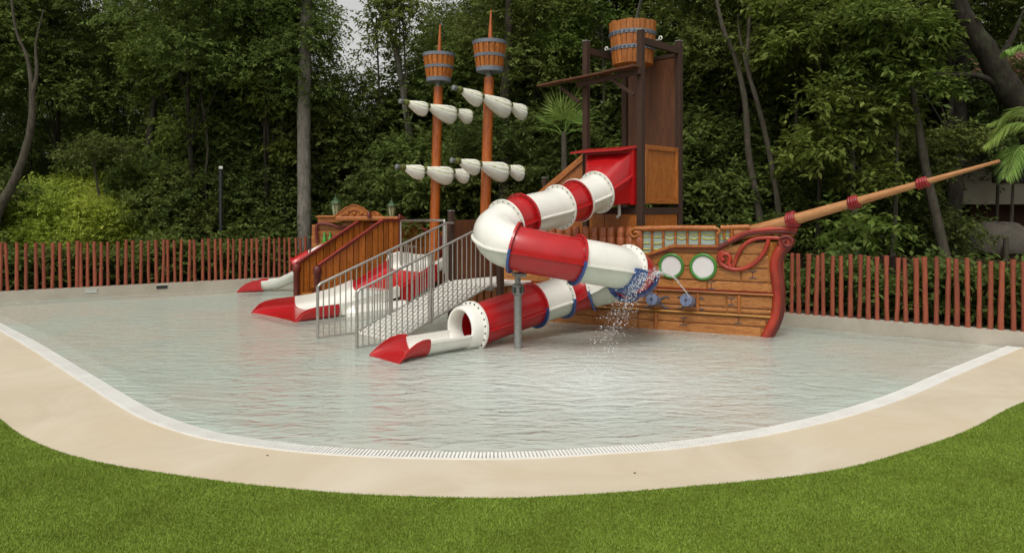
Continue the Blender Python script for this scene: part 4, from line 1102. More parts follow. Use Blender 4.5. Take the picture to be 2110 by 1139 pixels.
def make_mast(px, d, rake, label):
    x0 = (px - CX) / FPX * d; base = Vector((x0, d, 0)); ms = empty('ship_mast', base, label, 'mast', 'ship masts with furled sails')
    rk = lambda z: Vector((rake * (z - 2), 0, 0))
    vs, fs = sweep([rk(z) + UP * z for z in (-.2, 1, 2, 3, 4, 5.14)], [.125, .125, .122, .12, .118, .115], 18)
    me = mesh_from(vs, fs); smooth_by_angle(me, 50); link('mast_pole', me, M['mast'], ms, base)
    tube('steel_sleeve', [base + rk(5) + UP * 5.13, base + rk(5) + UP * 5.3], .075, M['galv'], ms, 14)
    nb_ = base + rk(5.6)
    cr = world_mesh('crows_nest', *lathe([(.05, 5.27), (.27, 5.27), (.28, 5.3), (.37, 5.93), (.34, 5.94), (.25, 5.36), (.05, 5.35)], 32, nb_), M['bucket'], ms, True)
    g = Geo()
    for k in range(18):
        a = 2 * math.pi * k / 18; dr = Vector((math.cos(a), math.sin(a), 0)); tn = Vector((-math.sin(a), math.cos(a), 0)); w_ = .042
        v_ = []
        for z_, r_ in ((5.29, .282), (5.92, .372)):
            for s_, q_ in ((-1, 0), (1, 0), (1, .02), (-1, .02)): v_.append(nb_ + dr * (r_ + q_) + tn * (w_ * s_ * (r_ / .33)) + UP * z_)
        g.add(v_, [(0, 1, 5, 4), (1, 2, 6, 5), (2, 3, 7, 6), (3, 0, 4, 7), (4, 5, 6, 7), (3, 2, 1, 0)])
    tag(g.build('staves', M['bucket'], cr), kind='stuff')
    for z_, r_, h_ in ((5.31, .31, .05), (5.62, .352, .035), (5.92, .395, .04)):
        world_mesh('hoop', *lathe([(r_ - .06, z_ - h_), (r_, z_ - h_), (r_ + .01, z_ + h_), (r_ - .05, z_ + h_)], 32, nb_), M['hoop'], cr, True)
    tube('mast_tip', [base + rk(5.5) + UP * 5.3, base + rk(6) + UP * 6.0, base + rk(6.7) + UP * 6.70], [.065, .055, .018], M['mast'], ms, 12)
    return ms, base, rk
ms, base, rk = make_mast(1000, 16.87, .028, 'taller looking orange mast nearer the slide with crows nest and two furled sails')
yard(ms, base + rk(4.5), -1.12, 1.25, .13, 4.62); yard(ms, base + rk(3), -1.12, 1.22, .06, 3.10)
ms, base, rk = make_mast(896, 18.2, .028, 'left orange mast nearer the lanterns with crows nest and two furled sails')
yard(ms, base + rk(4.5), -1.2, 1.16, .04, 4.60); yard(ms, base + rk(3), -1.25, 1.10, .03, 3.06)

# ------------------------------------------------------------------ small slide at far left
ss = empty('small_slide', (-6.0, 18.85, 0), 'small red and white tube slide peeking out behind the plank stair', 'slide')
sd = Vector((1, -.02, 0)).normalized(); s0_ = Vector((-6.72, 18.55, 0))
trough('splash_end', s0_, sd, [(-.16, .29, .03, .01), (-.08, .28, .12, .01), (.05, .27, .22, .015), (.22, .26, .29, .02), (.42, .26, .31, .03)], M['red'], ss, .03, .03, 20, True)
trough('slide_section', s0_, sd, [(.42, .24, .28, .04), (.8, .24, .33, .1), (1.15, .24, .5, .24), (1.4, .24, .66, .42)], M['white'], ss, .03, .03)
tb = [s0_ + sd * 1.22 + UP * .66, s0_ + sd * 1.45 + UP * .8, s0_ + sd * 1.62 + UP * .9]
tube('tube_mouth', [tb[0], tb[0] + (tb[1] - tb[0]) * .12, tb[1], tb[2]], [.24, .20, .19, .19], M['red'], ss, 20)
tube('tube_section', [tb[2], s0_ + sd * 2.6 + UP * 1.34], .165, M['white'], ss, 20)
tube('flange', [tb[2] - sd * .01, tb[2] + sd * .02], .22, M['dred'], ss, 20)

# ------------------------------------------------------------------ fence of crooked round posts
def crooked(seed):
    r_ = random.Random(seed); hgt_ = 1.08; pts = []; rad = []; dx = dy = 0
    rb_ = r_.uniform(.036, .042); tx = r_.uniform(-.02, .02)
    for i in range(8):
        z = hgt_ * i / 7; pts.append(Vector((dx + tx * i / 7, dy, z))); rad.append(rb_ * (1.06 - .14 * i / 7) * r_.uniform(.93, 1.07))
        dx += r_.uniform(-.005, .005); dy += r_.uniform(-.005, .005)
    if seed % 4 == 0: rad[-1] *= 1.25; rad[-2] *= 1.1
    vs, fs = sweep(pts, rad, 10); me = mesh_from(vs, fs); smooth_by_angle(me, 60); me.materials.append(M['post']); return me
pm = [crooked(i) for i in range(14)]
def fence(name, label, pts_list, base_z, origin):
    f = empty(name, origin, label, 'fence', 'red post fences round the pool')
    for i, p in enumerate(pts_list):
        me = pm[rnd.randrange(14)]
        o_ = link('post', me, None, f, (p.x, p.y, base_z), (R(rnd.uniform(-.7, .7)), R(rnd.uniform(-1.1, 1.1)), rnd.uniform(0, 6.28)))
        o_.scale = (rnd.uniform(.88, 1.04), rnd.uniform(.88, 1.04), rnd.uniform(.98, 1.025))
    return f
nL = Vector((-WLd.y, WLd.x)); FL0 = WL0 + nL * .1
lpx = [x / 3.35 for x in (2, 55, 115, 180, 250, 305, 360, 420, 480, 532, 560, 605, 655, 695, 747, 812, 868, 918, 970, 1028, 1080, 1123, 1160, 1208, 1250, 1304, 1345, 1400, 1445, 1488, 1530, 1570, 1612)] + [494, 506, 519, 530, 542, 553, 565, 576, 587, 598, 610, 620, 631, 643, 655, 666, 677]
pl1 = []
for px in lpx: pl1.append(FL0 + WLd * on_line(px, FL0, WLd))
s_ = on_line(-16, FL0, WLd)
for k in range(8): pl1.append(FL0 + WLd * (s_ - k * .19))
fence('post_fence', 'rust red post fence standing on the wall along the left back of the pool', pl1, .235, (WL0.x, WL0.y, .24))
r0_, r1_ = wall_pts[4], wall_pts[5]; rd_ = (r1_ - r0_).normalized(); nR = Vector((-rd_.y, rd_.x)); FR0 = r0_ + nR * .1
rpx = [1600 + x / 2.588 for x in (38, 80, 118, 165, 210, 250, 298, 345, 393, 440, 490, 537, 590, 640, 690, 747, 795, 852, 910, 962, 1020, 1080, 1140, 1197, 1265, 1320, 1385, 1450)]
pl2 = [FR0 + rd_ * on_line(px, FR0, rd_) for px in rpx]
for k in range(7): pl2.append(pl2[27] + rd_ * (.24 * (k + 1)))
a_, b_ = wall_pts[3] + Vector((.1, .05)), wall_pts[4] + Vector((.08, .1))
for k in range(24): pl2.append(a_.lerp(b_, k / 24))
a0_ = wall_pts[2] + Vector((.05, .1))
for k in range(34): pl2.append(a0_.lerp(a_, k / 34))
fence('post_fence', 'rust red post fence standing on the wall to the right of the ship bow', pl2, .215, (r0_.x, r0_.y, .22))

# ------------------------------------------------------------------ water jet, droplets
J0 = Vector((2.98, 12.22, .60)); J1 = Vector((1.02, 9.2, 0))
def jet(s): return Vector((J0.x + (J1.x - J0.x) * s, J0.y + (J1.y - J0.y) * s, .60 + 2.62 * s - 3.22 * s * s))
jp = [jet(i / 60) for i in range(25)]
spr = empty('water_jet', J0, 'jet of water from the right cannon arching left and breaking into spray', 'water jet')
tube('jet_stream', [p + Vector((rnd.uniform(-.006, .006),) * 3) for p in jp], [.009 + .010 * i / 24 + rnd.uniform(-.004, .005) for i in range(25)], M['spray'], spr, 7)
nd = 1900
base_ico = bmesh.new(); bmesh.ops.create_icosphere(base_ico, subdivisions=1, radius=1); iv = np.array([v.co[:] for v in base_ico.verts]); ifc = np.array([[v.index for v in f.verts] for f in base_ico.faces]); base_ico.free()
cs = []; rs = []
for i in range(nd):
    s_ = rnd.random() ** .75 if i % 3 else rnd.uniform(.3, .85); s_ = .15 + .85 * s_
    sg = .012 + .15 * max(0, s_ - .2) ** 1.1
    p = jet(min(s_, 1)) + Vector((rnd.gauss(0, sg), rnd.gauss(0, sg), rnd.gauss(0, sg * 1.05)))
    if s_ > .4: p.x += .10 * (s_ - .4) * rnd.random()
    if p.z < .005: p.z = abs(p.z) * .2 + .005
    cs.append(p[:]); rs.append(.002 + .0065 * rnd.random() ** 3)
for i in range(110):
    a = rnd.random() * 6.28; r_ = rnd.gauss(0, .25); cs.append((1.05 + math.cos(a) * r_, 9.2 + math.sin(a) * r_, rnd.random() ** 2 * .10)); rs.append(.003 + .004 * rnd.random())
cs = np.array(cs); rs = np.array(rs)
vv = (cs[:, None, :] + iv[None] * rs[:, None, None]); vidx = (np.arange(len(cs))[:, None, None] * len(iv) + ifc[None]).reshape(-1, 3)
tri = vv.reshape(-1, 3)[vidx]
o = link('droplets', np_mesh('droplets', tri - np.array(J0[:]), 3), M['spray'], spr, J0); o['kind'] = 'stuff'

# ------------------------------------------------------------------ vegetation
def leaf_quads(pos, dirv, nrm, length, width):
    """diamond leaves, one quad each, gently creased by their shape"""
    side = np.cross(dirv, nrm); side /= np.linalg.norm(side, axis=1, keepdims=True) + 1e-9
    up = np.cross(side, dirv)
    L = length[:, None]; W_ = width[:, None]
    v = np.zeros((len(pos), 4, 3))
    v[:, 0] = pos; v[:, 1] = pos + dirv * L * .45 + side * W_ * .5 + up * L * .04
    v[:, 2] = pos + dirv * L - up * L * .10; v[:, 3] = pos + dirv * L * .45 - side * W_ * .5 + up * L * .04
    return v
def norm(a): return a / (np.linalg.norm(a, axis=1, keepdims=True) + 1e-9)
def foliage(name, blobs, n_sprig, per, leaf, g, droop=.35, mat=None, shellf=.5):
    blobs = np.array(blobs, float); wgt = blobs[:, 3] ** 2; wgt /= wgt.sum()
    bi = g.choice(len(blobs), n_sprig, p=wgt)
    d = norm(g.normal(size=(n_sprig, 3))); d[:, 2] = np.where(d[:, 2] < -.4, -d[:, 2] * .5, d[:, 2]); d = norm(d)
    rr = blobs[bi, 3] * (shellf + (1 - shellf) * g.random(n_sprig) ** .6) * (1 + .12 * g.normal(size=n_sprig))
    sq = np.array([1, 1, .75])
    p = blobs[bi, :3] + d * rr[:, None] * sq
    ax = norm(d * 1.0 + g.normal(size=(n_sprig, 3)) * .45 + np.array([0, 0, -droop]))
    p = np.repeat(p, per, 0); axr = np.repeat(ax, per, 0); j = np.tile(np.arange(per), n_sprig)
    n_ = len(p)
    sd_ = norm(np.cross(axr, np.array([0, 0, 1.0]) + g.normal(size=(n_, 3)) * .15)) * np.where(j % 2 == 0, 1, -1)[:, None]
    pos = p + axr * (j / per * leaf * 2.6)[:, None] + g.normal(size=(n_, 3)) * leaf * .15
    dv = norm(axr * .6 + sd_ * .9 + g.normal(size=(n_, 3)) * .35 + np.array([0, 0, -.25]))
    nr = norm(np.array([0, 0, 1.0]) + g.normal(size=(n_, 3)) * .45)
    L = leaf * (.7 + .6 * g.random(n_)); W_ = L * (.36 + .14 * g.random(n_))
    return np_mesh(name, leaf_quads(pos, dv, nr, L, W_), 4)
def tree_trunk_geo(g_, h, r, lean, limbs, blobs, rn):
    pts = [Vector((lean[0] * (i / 8) ** 1.3 + rn.uniform(-.06, .06) * (i > 0), lean[1] * (i / 8) ** 1.3 + rn.uniform(-.06, .06) * (i > 0), h * i / 8 - .1)) for i in range(9)]
    g_.tube(catmull(pts, 3), [r * (1.25 if i == 0 else 1 - .75 * (i / 24)) for i in range(25)], 10)
    for k in range(limbs):
        i = rn.randrange(3, 8); s = pts[i]; b_ = blobs[rn.randrange(len(blobs))]; e = Vector(b_[:3]); m_ = (s + e) / 2 + Vector((rn.uniform(-.3, .3), rn.uniform(-.3, .3), -.2))
        cp = catmull([s, m_, e], 5); r0 = r * (1 - .09 * i) * .5; g_.tube(cp, [r0 * (1 - .8 * q / (len(cp) - 1)) for q in range(len(cp))], 6)
variants = []
def make_variant(seed, h, spread, zlow, nblob, n_sprig, per, leaf, mat, droop=.35, barkm='bark_dark', r=.10, limbs=9, sh=.5):
    rn = random.Random(seed); g = np.random.default_rng(seed); blobs = []
    for k in range(nblob):
        z = zlow + (h - zlow) * ((k + .5) / nblob) * rn.uniform(.9, 1.08); f = math.sin(math.pi * min(1, max(.08, (z - zlow) / (h - zlow) * .8 + .15))) ** .6
        a = rn.random() * 6.28; q = spread * f * rn.uniform(.2, .85)
        blobs.append((math.cos(a) * q, math.sin(a) * q, z, spread * rn.uniform(.28, .5)))
    me = foliage('crown', blobs, n_sprig, per, leaf, g, droop, shellf=sh); me.materials.append(M[mat])
    tg = Geo(); tree_trunk_geo(tg, h * .92, r, (rn.uniform(-.5, .5), rn.uniform(-.3, .3)), limbs, blobs, rn)
    tm = mesh_from(tg.v, tg.f); smooth_by_angle(tm, 60); tm.materials.append(M[barkm])
    return me, tm
V = {}
V['broad'] = make_variant(11, 9.5, 3.0, 1.6, 22, 3400, 10, .135, 'leaf')
V['tall'] = make_variant(12, 11.5, 2.6, 2.2, 24, 3300, 10, .125, 'leaf', barkm='bark_dark', r=.11)
V['fine'] = make_variant(13, 10.0, 2.8, 1.2, 26, 3800, 10, .105, 'leaf_dark', .2, 'bark_dark')
V['light'] = make_variant(14, 9.0, 2.6, 2.4, 18, 1700, 10, .20, 'leaf_light', .7)
V['high'] = make_variant(15, 12.5, 3.2, 6.2, 20, 3000, 10, .135, 'leaf', .4, 'bark_dark', .10)
V['shrub'] = make_variant(16, 2.9, 1.7, .2, 12, 1300, 10, .12, 'leaf', .2, 'bark_dark', .05, 6)
V['dshrub'] = make_variant(17, 3.6, 1.9, .2, 14, 1500, 10, .11, 'leaf_dark', .2, 'bark_dark', .05, 6)
V['lime'] = make_variant(18, 2.9, 2.0, .3, 14, 2800, 10, .095, 'leaf_lime', .1, 'bark_dark', .05, 6)
V['lowplant'] = make_variant(19, 1.0, .8, .05, 7, 260, 9, .17, 'leaf', .1, 'bark_dark', .02, 3)
LM = [(-999, 'at the far left edge'), (60, 'above the left end of the bright clearing'), (150, 'behind the bright clearing'), (260, 'right of the bright clearing'), (350, 'left of the black lamp pole'),
      (430, 'behind the black lamp pole'), (500, 'left of the pale grey trunk'), (590, 'behind the pale grey trunk'), (665, 'behind the left lantern'), (740, 'under the gap of sky'), (800, 'behind the right lantern'),
      (860, 'behind the left mast'), (940, 'between the two masts'), (1000, 'behind the nearer mast'), (1070, 'right of the masts'), (1130, 'behind the fan palm'), (1200, 'behind the left tower post'),
      (1260, 'behind the tipping bucket'), (1330, 'behind the tower back panel'), (1410, 'just right of the tower'), (1480, 'left of the leaning trunk pair'), (1550, 'behind the leaning trunk pair'), (1620, 'above the ship bow tip'),
      (1690, 'behind the first bowsprit binding'), (1760, 'behind the middle bowsprit binding'), (1840, 'behind the last bowsprit binding'), (1920, 'behind the thick dark upright trunk'), (2000, 'before the beige house'), (2080, 'at the far right edge')]
used_labels = {}
def locate(lb, px, d, low=False):
    where = [t for x, t in LM if px >= x][-1]
    rank = ('just behind the fence' if d < 20 else 'near the fence') if d < 22 else ('in the front row' if d < 24.3 else ('in the second row' if d < 28 else ('further back' if d < 33.5 else 'far back')))
    t = f'{lb} {rank} {where}'; k = used_labels.get(t, 0); used_labels[t] = k + 1
    return t if k == 0 else t.replace(lb, lb + (' (right)', ' (middle)', ' (left)')[min(k - 1, 2)], 1)
SHORT = {'broad': 'broad green tree', 'tall': 'tall narrow green tree', 'fine': 'fine leaved dark tree', 'light': 'light green tree', 'high': 'high crowned tree', 'shrub': 'green shrub', 'dshrub': 'dark shrub', 'lime': 'yellow green shrub', 'lowplant': 'small leafy plant'}
def plant(kind, x, y, sc_, rz, label, cat, group, name, z=.2, trunk=True, sz=None):
    cm, tm = V[kind]
    e = empty(name, (x, y, z), label, cat, group); e.rotation_euler = (0, 0, rz); e.scale = (sc_, sc_, sz or sc_)
    for nm, me in (('crown', cm), ('trunk', tm)):
        o_ = bpy.data.objects.new(nm, me); col.objects.link(o_); o_.parent = e
    return e
FORE = {
 'broad': ('forest_tree', 'broad leafy tree of mid green leaves in the wood behind the pool'),
 'tall': ('forest_tree', 'tall grey barked tree of green leaves in the wood behind the pool'),
 'fine': ('forest_tree', 'dark fine leaved tree in the shade of the wood behind the pool'),
 'light': ('forest_tree', 'light green drooping tree at the edge of the wood'),
 'high': ('forest_tree', 'tall tree with high crown over the wood behind the pool'),
 'shrub': ('forest_shrub', 'green shrub filling the edge of the wood behind the fence'),
 'dshrub': ('forest_shrub', 'dark shrub in the shade of the wood behind the fence'),
 'lime': ('lime_shrub', 'bright yellow green shrub in the clearing behind the left fence'),
 'lowplant': ('low_plant', 'small leafy plant growing behind the fence posts')}
def put(kind, px, d, sc_=1.0, rz=None, label=None, sz=None, z=.2):
    nm, lb = FORE[kind]; x = (px - CX) / FPX * d
    plant(kind, x, d, sc_, rnd.uniform(0, 6.28) if rz is None else rz, label or locate(SHORT[kind], px, d), 'tree' if 'tree' in nm else ('plant' if 'plant' in nm else 'shrub'),
          {'forest_tree': 'trees of the wood', 'forest_shrub': 'shrubs under the wood', 'lime_shrub': 'bright shrubs in the clearing', 'low_plant': 'low plants behind the fence'}[nm], nm, z, sz=sz)
# front rank (px at distance d)
for kind, px, d, s_ in (('broad', 60, 25, 1.0), ('fine', 205, 27, 1.05), ('broad', 330, 25, 1.0), ('tall', 430, 24.5, .95), ('broad', 535, 25.5, .85),
                        ('fine', 700, 24, .52), ('fine', 790, 24.5, .55), ('broad', 925, 25, .85), ('tall', 990, 24.5, 1.0), ('fine', 1060, 24, 1.05), ('broad', 1150, 24, 1.05),
                        ('tall', 1240, 23, 1.0), ('broad', 1360, 22.5, 1.0), ('fine', 1470, 22, 1.0), ('broad', 1570, 23, 1.05), ('tall', 1660, 21, .95), ('broad', 1790, 23, 1.05),
                        ('fine', 1850, 21.5, .9), ('tall', 2070, 28, 1.0)):
    put(kind, px, d, s_)
for i in range(20):
    px = -120 + i * 118; d = 29.5 + (i * 37 % 5) * .6
    if 580 < px < 880: put('fine', px, d, .62)
    else: put(('fine', 'broad', 'tall')[i % 3], px + rnd.uniform(-20, 20), d, rnd.uniform(.9, 1.05))
for i in range(20):
    px = -160 + i * 122; d = 36 + (i * 53 % 7) * .5
    if 600 < px < 860: put('fine', px, d, .72)
    else: put(('fine', 'tall', 'broad')[i % 3], px + rnd.uniform(-20, 20), d, rnd.uniform(1.05, 1.25))
for px, d, k_ in ((-150, 23, 'broad'), (-330, 26, 'tall'), (-260, 21, 'dshrub'), (-120, 19.5, 'shrub'), (-520, 25, 'broad'), (2260, 20, 'broad'), (2420, 24, 'tall'), (-420, 19, 'shrub')): put(k_, px, d, 1.05)
for i in range(16):
    px = 400 + i * 94 + rnd.uniform(-25, 25); put(('shrub', 'dshrub')[i % 2], px, (24.0 if px < 1200 else 20.6) + rnd.uniform(-.3, .6), rnd.uniform(1.5, 1.9))
for px, d, s_ in ((380, 23.4, .8), (500, 24.2, .75), (880, 23.4, .7), (1420, 20.8, .75), (1010, 22.8, .7)): put('light', px, d, s_)
# high crowns near the top of the frame
for px, d, s_ in ((130, 24.5, .9), (400, 21.5, .9), (545, 21.5, .75), (1120, 21, .85), (1500, 19.5, .85), (1960, 18.5, .9), (1700, 19, .85)): put('high', px, d, s_)
# understory
for px, d, k_, s_ in ((-60, 19.8, 'dshrub', .8), (330, 22.5, 'dshrub', .9), (400, 21.8, 'shrub', .95), (470, 22, 'dshrub', 1.1), (540, 22.5, 'shrub', 1.1), (590, 23, 'dshrub', 1.2), (680, 22.8, 'shrub', 1.2),
                      (760, 22.6, 'dshrub', 1.3), (840, 22, 'shrub', 1.2), (930, 22, 'shrub', 1.3), (1010, 21, 'dshrub', 1.3), (1090, 20.5, 'shrub', 1.2), (1180, 19.5, 'dshrub', 1.2), (1270, 19, 'shrub', 1.1),
                      (1450, 18.5, 'shrub', 1.25), (1400, 19.5, 'dshrub', 1.2), (1530, 18.5, 'dshrub', 1.1), (1610, 18.2, 'shrub', 1.0), (1690, 18.5, 'dshrub', 1.0), (1790, 18.5, 'shrub', .8), (1830, 17.6, 'dshrub', .7), (1880, 18.2, 'dshrub', .62)):
    put(k_, px, d, s_)
for px, d, s_ in ((-30, 21.2, .62), (40, 21.4, .66), (110, 21.2, .72), (175, 21.4, .74), (235, 21.2, .68), (275, 21.2, .64), (75, 23.0, .9), (150, 23.6, .95), (215, 23.2, .74)): put('lime', px, d, s_)
for i in range(20):
    t = i / 19; p = FL0 + WLd * (-1 + 8.2 * t) + nL * rnd.uniform(.95, 1.5); px = p.x / p.y * FPX + CX; put('lowplant', px, p.y, rnd.uniform(.6, 1.1))
for i in range(7):
    t = i / 6; p = FR0 + rd_ * (-.1 + 4.4 * t) + nR * rnd.uniform(1.0, 1.5); px = p.x / p.y * FPX + CX; put('lowplant', px, p.y, rnd.uniform(.5, .9))
# far wood closing the view
g = np.random.default_rng(5); nb_ = 240; bl = []
for i in range(nb_):
    X = -46 + 92 * (i / nb_) + rnd.uniform(-1, 1); d = 44 + rnd.uniform(-2, 4); px = X / d * FPX + CX
    hmax = (12.0 + 1.5 * math.sin(i * .7)) if not 655 < px < 800 else 6.0
    bl.append((X, d, rnd.uniform(.5, hmax), rnd.uniform(1.6, 2.8)))
me = foliage('far_wood', bl, 9500, 9, .30, g, .2, shellf=.5); o = link('far_wood', me, M['leaf_dark']); tag(o, 'dark far wood closing the view behind the nearer trees', 'wood', kind='stuff')

# single trunks that stand out
def trunk_tree(pts, radii, mat, label, crown=None, branches=()):
    p0 = pts[0]; e = empty('forest_tree', (p0.x, p0.y, .2), label, 'tree')
    cp = catmull(pts, 6); rr = np.interp(np.linspace(0, 1, len(cp)), np.linspace(0, 1, len(radii)), radii)
    rr = [r_ * (1 + .05 * math.sin(i * 1.7) + rnd.uniform(-.03, .03)) for i, r_ in enumerate(rr)]
    tk = tube('trunk', cp, list(rr), M[mat], e, 12)
    for (bp, br) in branches: 
        c2 = catmull(bp, 5); tube('limb', c2, [br * (1 - .8 * i / (len(c2) - 1)) for i in range(len(c2))], M[mat], e, 8)
    if crown:
        kind, loc, s_ = crown; o_ = bpy.data.objects.new('crown', V[kind][0]); col.objects.link(o_); o_.parent = e
        o_.location = Vector(loc) - root_of(e); o_.scale = (s_,) * 3
def PP(l, d): return [P(x, y, d) if not isinstance(d, list) else P(x, y, dd) for (x, y), dd in zip(l, d if isinstance(d, list) else [d] * len(l))]
trunk_tree(PP([(628, 560), (627, 400), (626, 250), (629, 100), (632, -60), (640, -200)], 20.7), [.205, .195, .185, .175, .16, .12], 'bark', 'straight pale grey trunk standing left of the stern castle', ('high', (-7.2, 21.6, 1.2), .7))
trunk_tree(PP([(-40, 560), (-5, 440), (35, 360), (62, 270), (66, 190), (56, 120), (32, 60), (20, -40)], 17.6), [.125, .11, .095, .08, .065, .04, .03, .025], 'bark_mid', 'curving brown trunk leaning right at the left edge of the wood', None, [(PP([(66, 195), (76, 150), (74, 90), (90, 20)], 17.6), .06)])
trunk_tree(PP([(860, 520), (850, 330), (832, 200), (815, 100), (800, 50), (806, -60)], 22.5), [.13, .11, .10, .09, .07, .05], 'bark', 'thin grey forked trunk bending left behind the left mast', None, [(PP([(820, 110), (835, 80), (845, 50)], 22.5), .05), (PP([(803, 60), (785, 30), (770, 0)], 22.5), .05)])
trunk_tree(PP([(1035, 560), (1038, 420), (1045, 300), (1040, 200), (1046, 100), (1050, -60)], 20.0), [.20, .17, .15, .13, .11, .08], 'bark_mid', 'mottled trunk with forked limbs directly behind the nearer mast', None, [(PP([(1044, 140), (1065, 90), (1085, 40), (1100, -20)], 21.5), .08), (PP([(1042, 190), (1030, 130), (1025, 60), (1015, -20)], 21.5), .06)])
trunk_tree(PP([(925, 520), (920, 400), (930, 260), (925, 150)], 22.8), [.12, .10, .09, .07], 'bark_dark', 'thin dark trunk in shade between the two masts')
trunk_tree(PP([(1575, 540), (1562, 430), (1543, 320), (1535, 210), (1515, 120), (1490, 60), (1470, -30)], 17.0), [.10, .085, .075, .07, .06, .05, .04], 'bark_mid', 'slender brown trunk leaning left, the left one of a leaning pair')
trunk_tree(PP([(1612, 520), (1600, 400), (1580, 290), (1560, 210), (1541, 140), (1543, 60), (1550, -40)], 16.8), [.08, .065, .06, .055, .05, .04, .03], 'bark_mid', 'slender brown trunk leaning left, the right one of a leaning pair', None, [(PP([(1541, 150), (1525, 80), (1520, 30)], 16.8), .04)])
trunk_tree(PP([(1950, 540), (1930, 450), (1912, 370), (1895, 275), (1880, 180)], 15.5), [.11, .10, .09, .08, .05], 'bark_mid', 'leaning mossy trunk crossing behind the bowsprit tip')
trunk_tree(PP([(1768, 545), (1763, 470), (1757, 380), (1755, 280), (1750, 180)], 16), [.075, .07, .065, .06, .05], 'bark', 'thin pale trunk behind the middle of the bowsprit')
trunk_tree(PP([(1955, 560), (1958, 440), (1965, 330), (1975, 200), (1985, 80), (1990, -60)], 19), [.30, .27, .24, .22, .2, .16], 'bark_dark', 'thick dark upright trunk left of the beige house', ('high', (12.2, 19, 1.5), .8), [(PP([(1975, 190), (2030, 160), (2075, 175), (2120, 150)], 19), .12)])
trunk_tree(PP([(2180, 420), (2125, 260), (2075, 180), (2035, 110), (1990, 40), (1960, -40)], 15), [.30, .27, .24, .22, .18, .12], 'bark_dark', 'massive dark trunk leaning in from the right edge', None, [(PP([(2080, 190), (2020, 158), (1960, 155), (1900, 150)], 15), .09), (PP([(2050, 140), (2085, 80), (2110, 20)], 15), .1)])
trunk_tree(PP([(1690, 540), (1700, 400), (1720, 260), (1700, 100)], 20), [.14, .12, .10, .08], 'bark_dark', 'dark trunk in deep shade right of the leaning pair')
trunk_tree(PP([(300, 520), (308, 420), (305, 330), (320, 200)], 23), [.16, .14, .12, .1], 'bark_dark', 'dark trunk at the right side of the bright clearing')
trunk_tree(PP([(425, 520), (430, 450), (422, 380), (428, 300), (415, 200)], 21.5), [.05, .045, .04, .035, .03], 'bark_mid', 'thin sapling stem left of the black lamp pole')

# drooping light green boughs hanging in front of the wood at right
def bough(name, px, py, d, w_, h_, label, mat='leaf_light', leaf=.17, n_=420, seed=1):
    g = np.random.default_rng(seed); rn = random.Random(seed); bl = []
    c = P(px, py, d); 
    for k in range(9):
        bl.append((c.x + rn.uniform(-.5, .5) * w_, c.y + rn.uniform(-.4, .4), c.z + rn.uniform(-.5, .5) * h_, rn.uniform(.35, .6)))
    me = foliage('bough', bl, n_, 9, leaf, g, .6, shellf=.2); me.materials.append(M[mat])
    e = empty(name, (c.x, c.y + .3, .2), label, 'tree')
    base = root_of(e)
    o_ = bpy.data.objects.new('crown', me); col.objects.link(o_); o_.parent = e; o_.location = -base
    g2 = Geo(); g2.tube(catmull([Vector((c.x, c.y + .3, .1)), Vector((c.x + .1, c.y + .25, c.z * .5)), Vector((c.x, c.y, c.z + h_ * .3))], 6), [.07 - .05 * i / 12 for i in range(13)], 8)
    for b_ in bl: g2.tube([Vector((c.x, c.y + .05, c.z - h_ * .1)), Vector(b_[:3])], .014, 5)
    g2.build('trunk', M['bark_mid'], e)
bough('young_tree', 1850, 110, 15.5, 2.6, 1.6, 'young tree with pale green leaves high above the bowsprit', seed=3, n_=560)
bough('young_tree', 1690, 70, 16.5, 2.2, 1.5, 'young tree with light leaves right of the leaning trunk pair', seed=4, n_=480)
bough('young_tree', 1750, 290, 15.8, 2.0, 1.8, 'young tree with broad drooping leaves just above the bowsprit middle', seed=5, n_=520)
bough('young_tree', 1640, 130, 17.5, 1.6, 1.3, 'young tree with light leaf sprays above the ship bow', seed=6, n_=300)
bough('young_tree', 1790, 470, 14.8, 1.0, .6, 'small young tree with pale leaves below the bowsprit', seed=8, n_=110)
bough('young_tree', 575, 180, 21.4, 1.8, 1.6, 'young tree with bright leaf sprays round the pale grey trunk', seed=9, n_=380, leaf=.15)
bough('young_tree', 650, 290, 21.8, 1.8, 1.6, 'young tree with green sprays low behind the pale grey trunk', seed=19, n_=380, leaf=.15)
bough('young_tree', 30, 395, 20.4, 1.4, .5, 'young tree with light sprays over the left end of the bright shrubs', 'leaf_light', .12, 150, 31)
bough('young_tree', 190, 315, 20.8, 2.4, .4, 'dark leaved young tree overhanging the top of the bright shrubs', 'leaf_dark', .11, 300, 33)
bough('young_tree', 745, 175, 23.0, .9, 1.0, 'young tree rising into the bottom of the sky gap', 'leaf', .12, 150, 25)
bough('young_tree', 775, 60, 22.6, .5, 1.5, 'young tree with sprays at the right edge of the sky gap', 'leaf', .12, 130, 26)
bough('young_tree', 830, 40, 22.0, 1.3, 1.3, 'young tree with sprays at the top of the thin forked trunk', 'leaf', .14, 300, 20)
bough('young_tree', 2060, 250, 19.4, 3.2, 1.4, 'dark leaved young tree hiding the upper wall of the beige house', 'leaf_dark', .15, 620, 21)
bough('young_tree', 2090, 310, 18.6, 1.2, .5, 'dark leaved young tree at the right edge in front of the beige house', 'leaf_dark', .15, 200, 22)
bough('young_tree', 1920, 330, 17.4, 1.6, 1.8, 'dark leaved young tree left of the bowsprit tip', 'leaf', .14, 360, 23)
bough('young_tree', 1970, 480, 16.8, 1.0, .5, 'small dark young tree between the thick trunk and the thatched hut', 'leaf_dark', .12, 160, 24)
bough('young_tree', 540, 60, 21.3, 2.4, 1.6, 'young tree with mid green sprays left of the pale grey trunk', seed=10, n_=380, leaf=.15)
bough('young_tree', 1240, 60, 19.5, 2.2, 1.6, 'young tree with yellowish leaves behind the tipping bucket', seed=12, n_=420, leaf=.13)

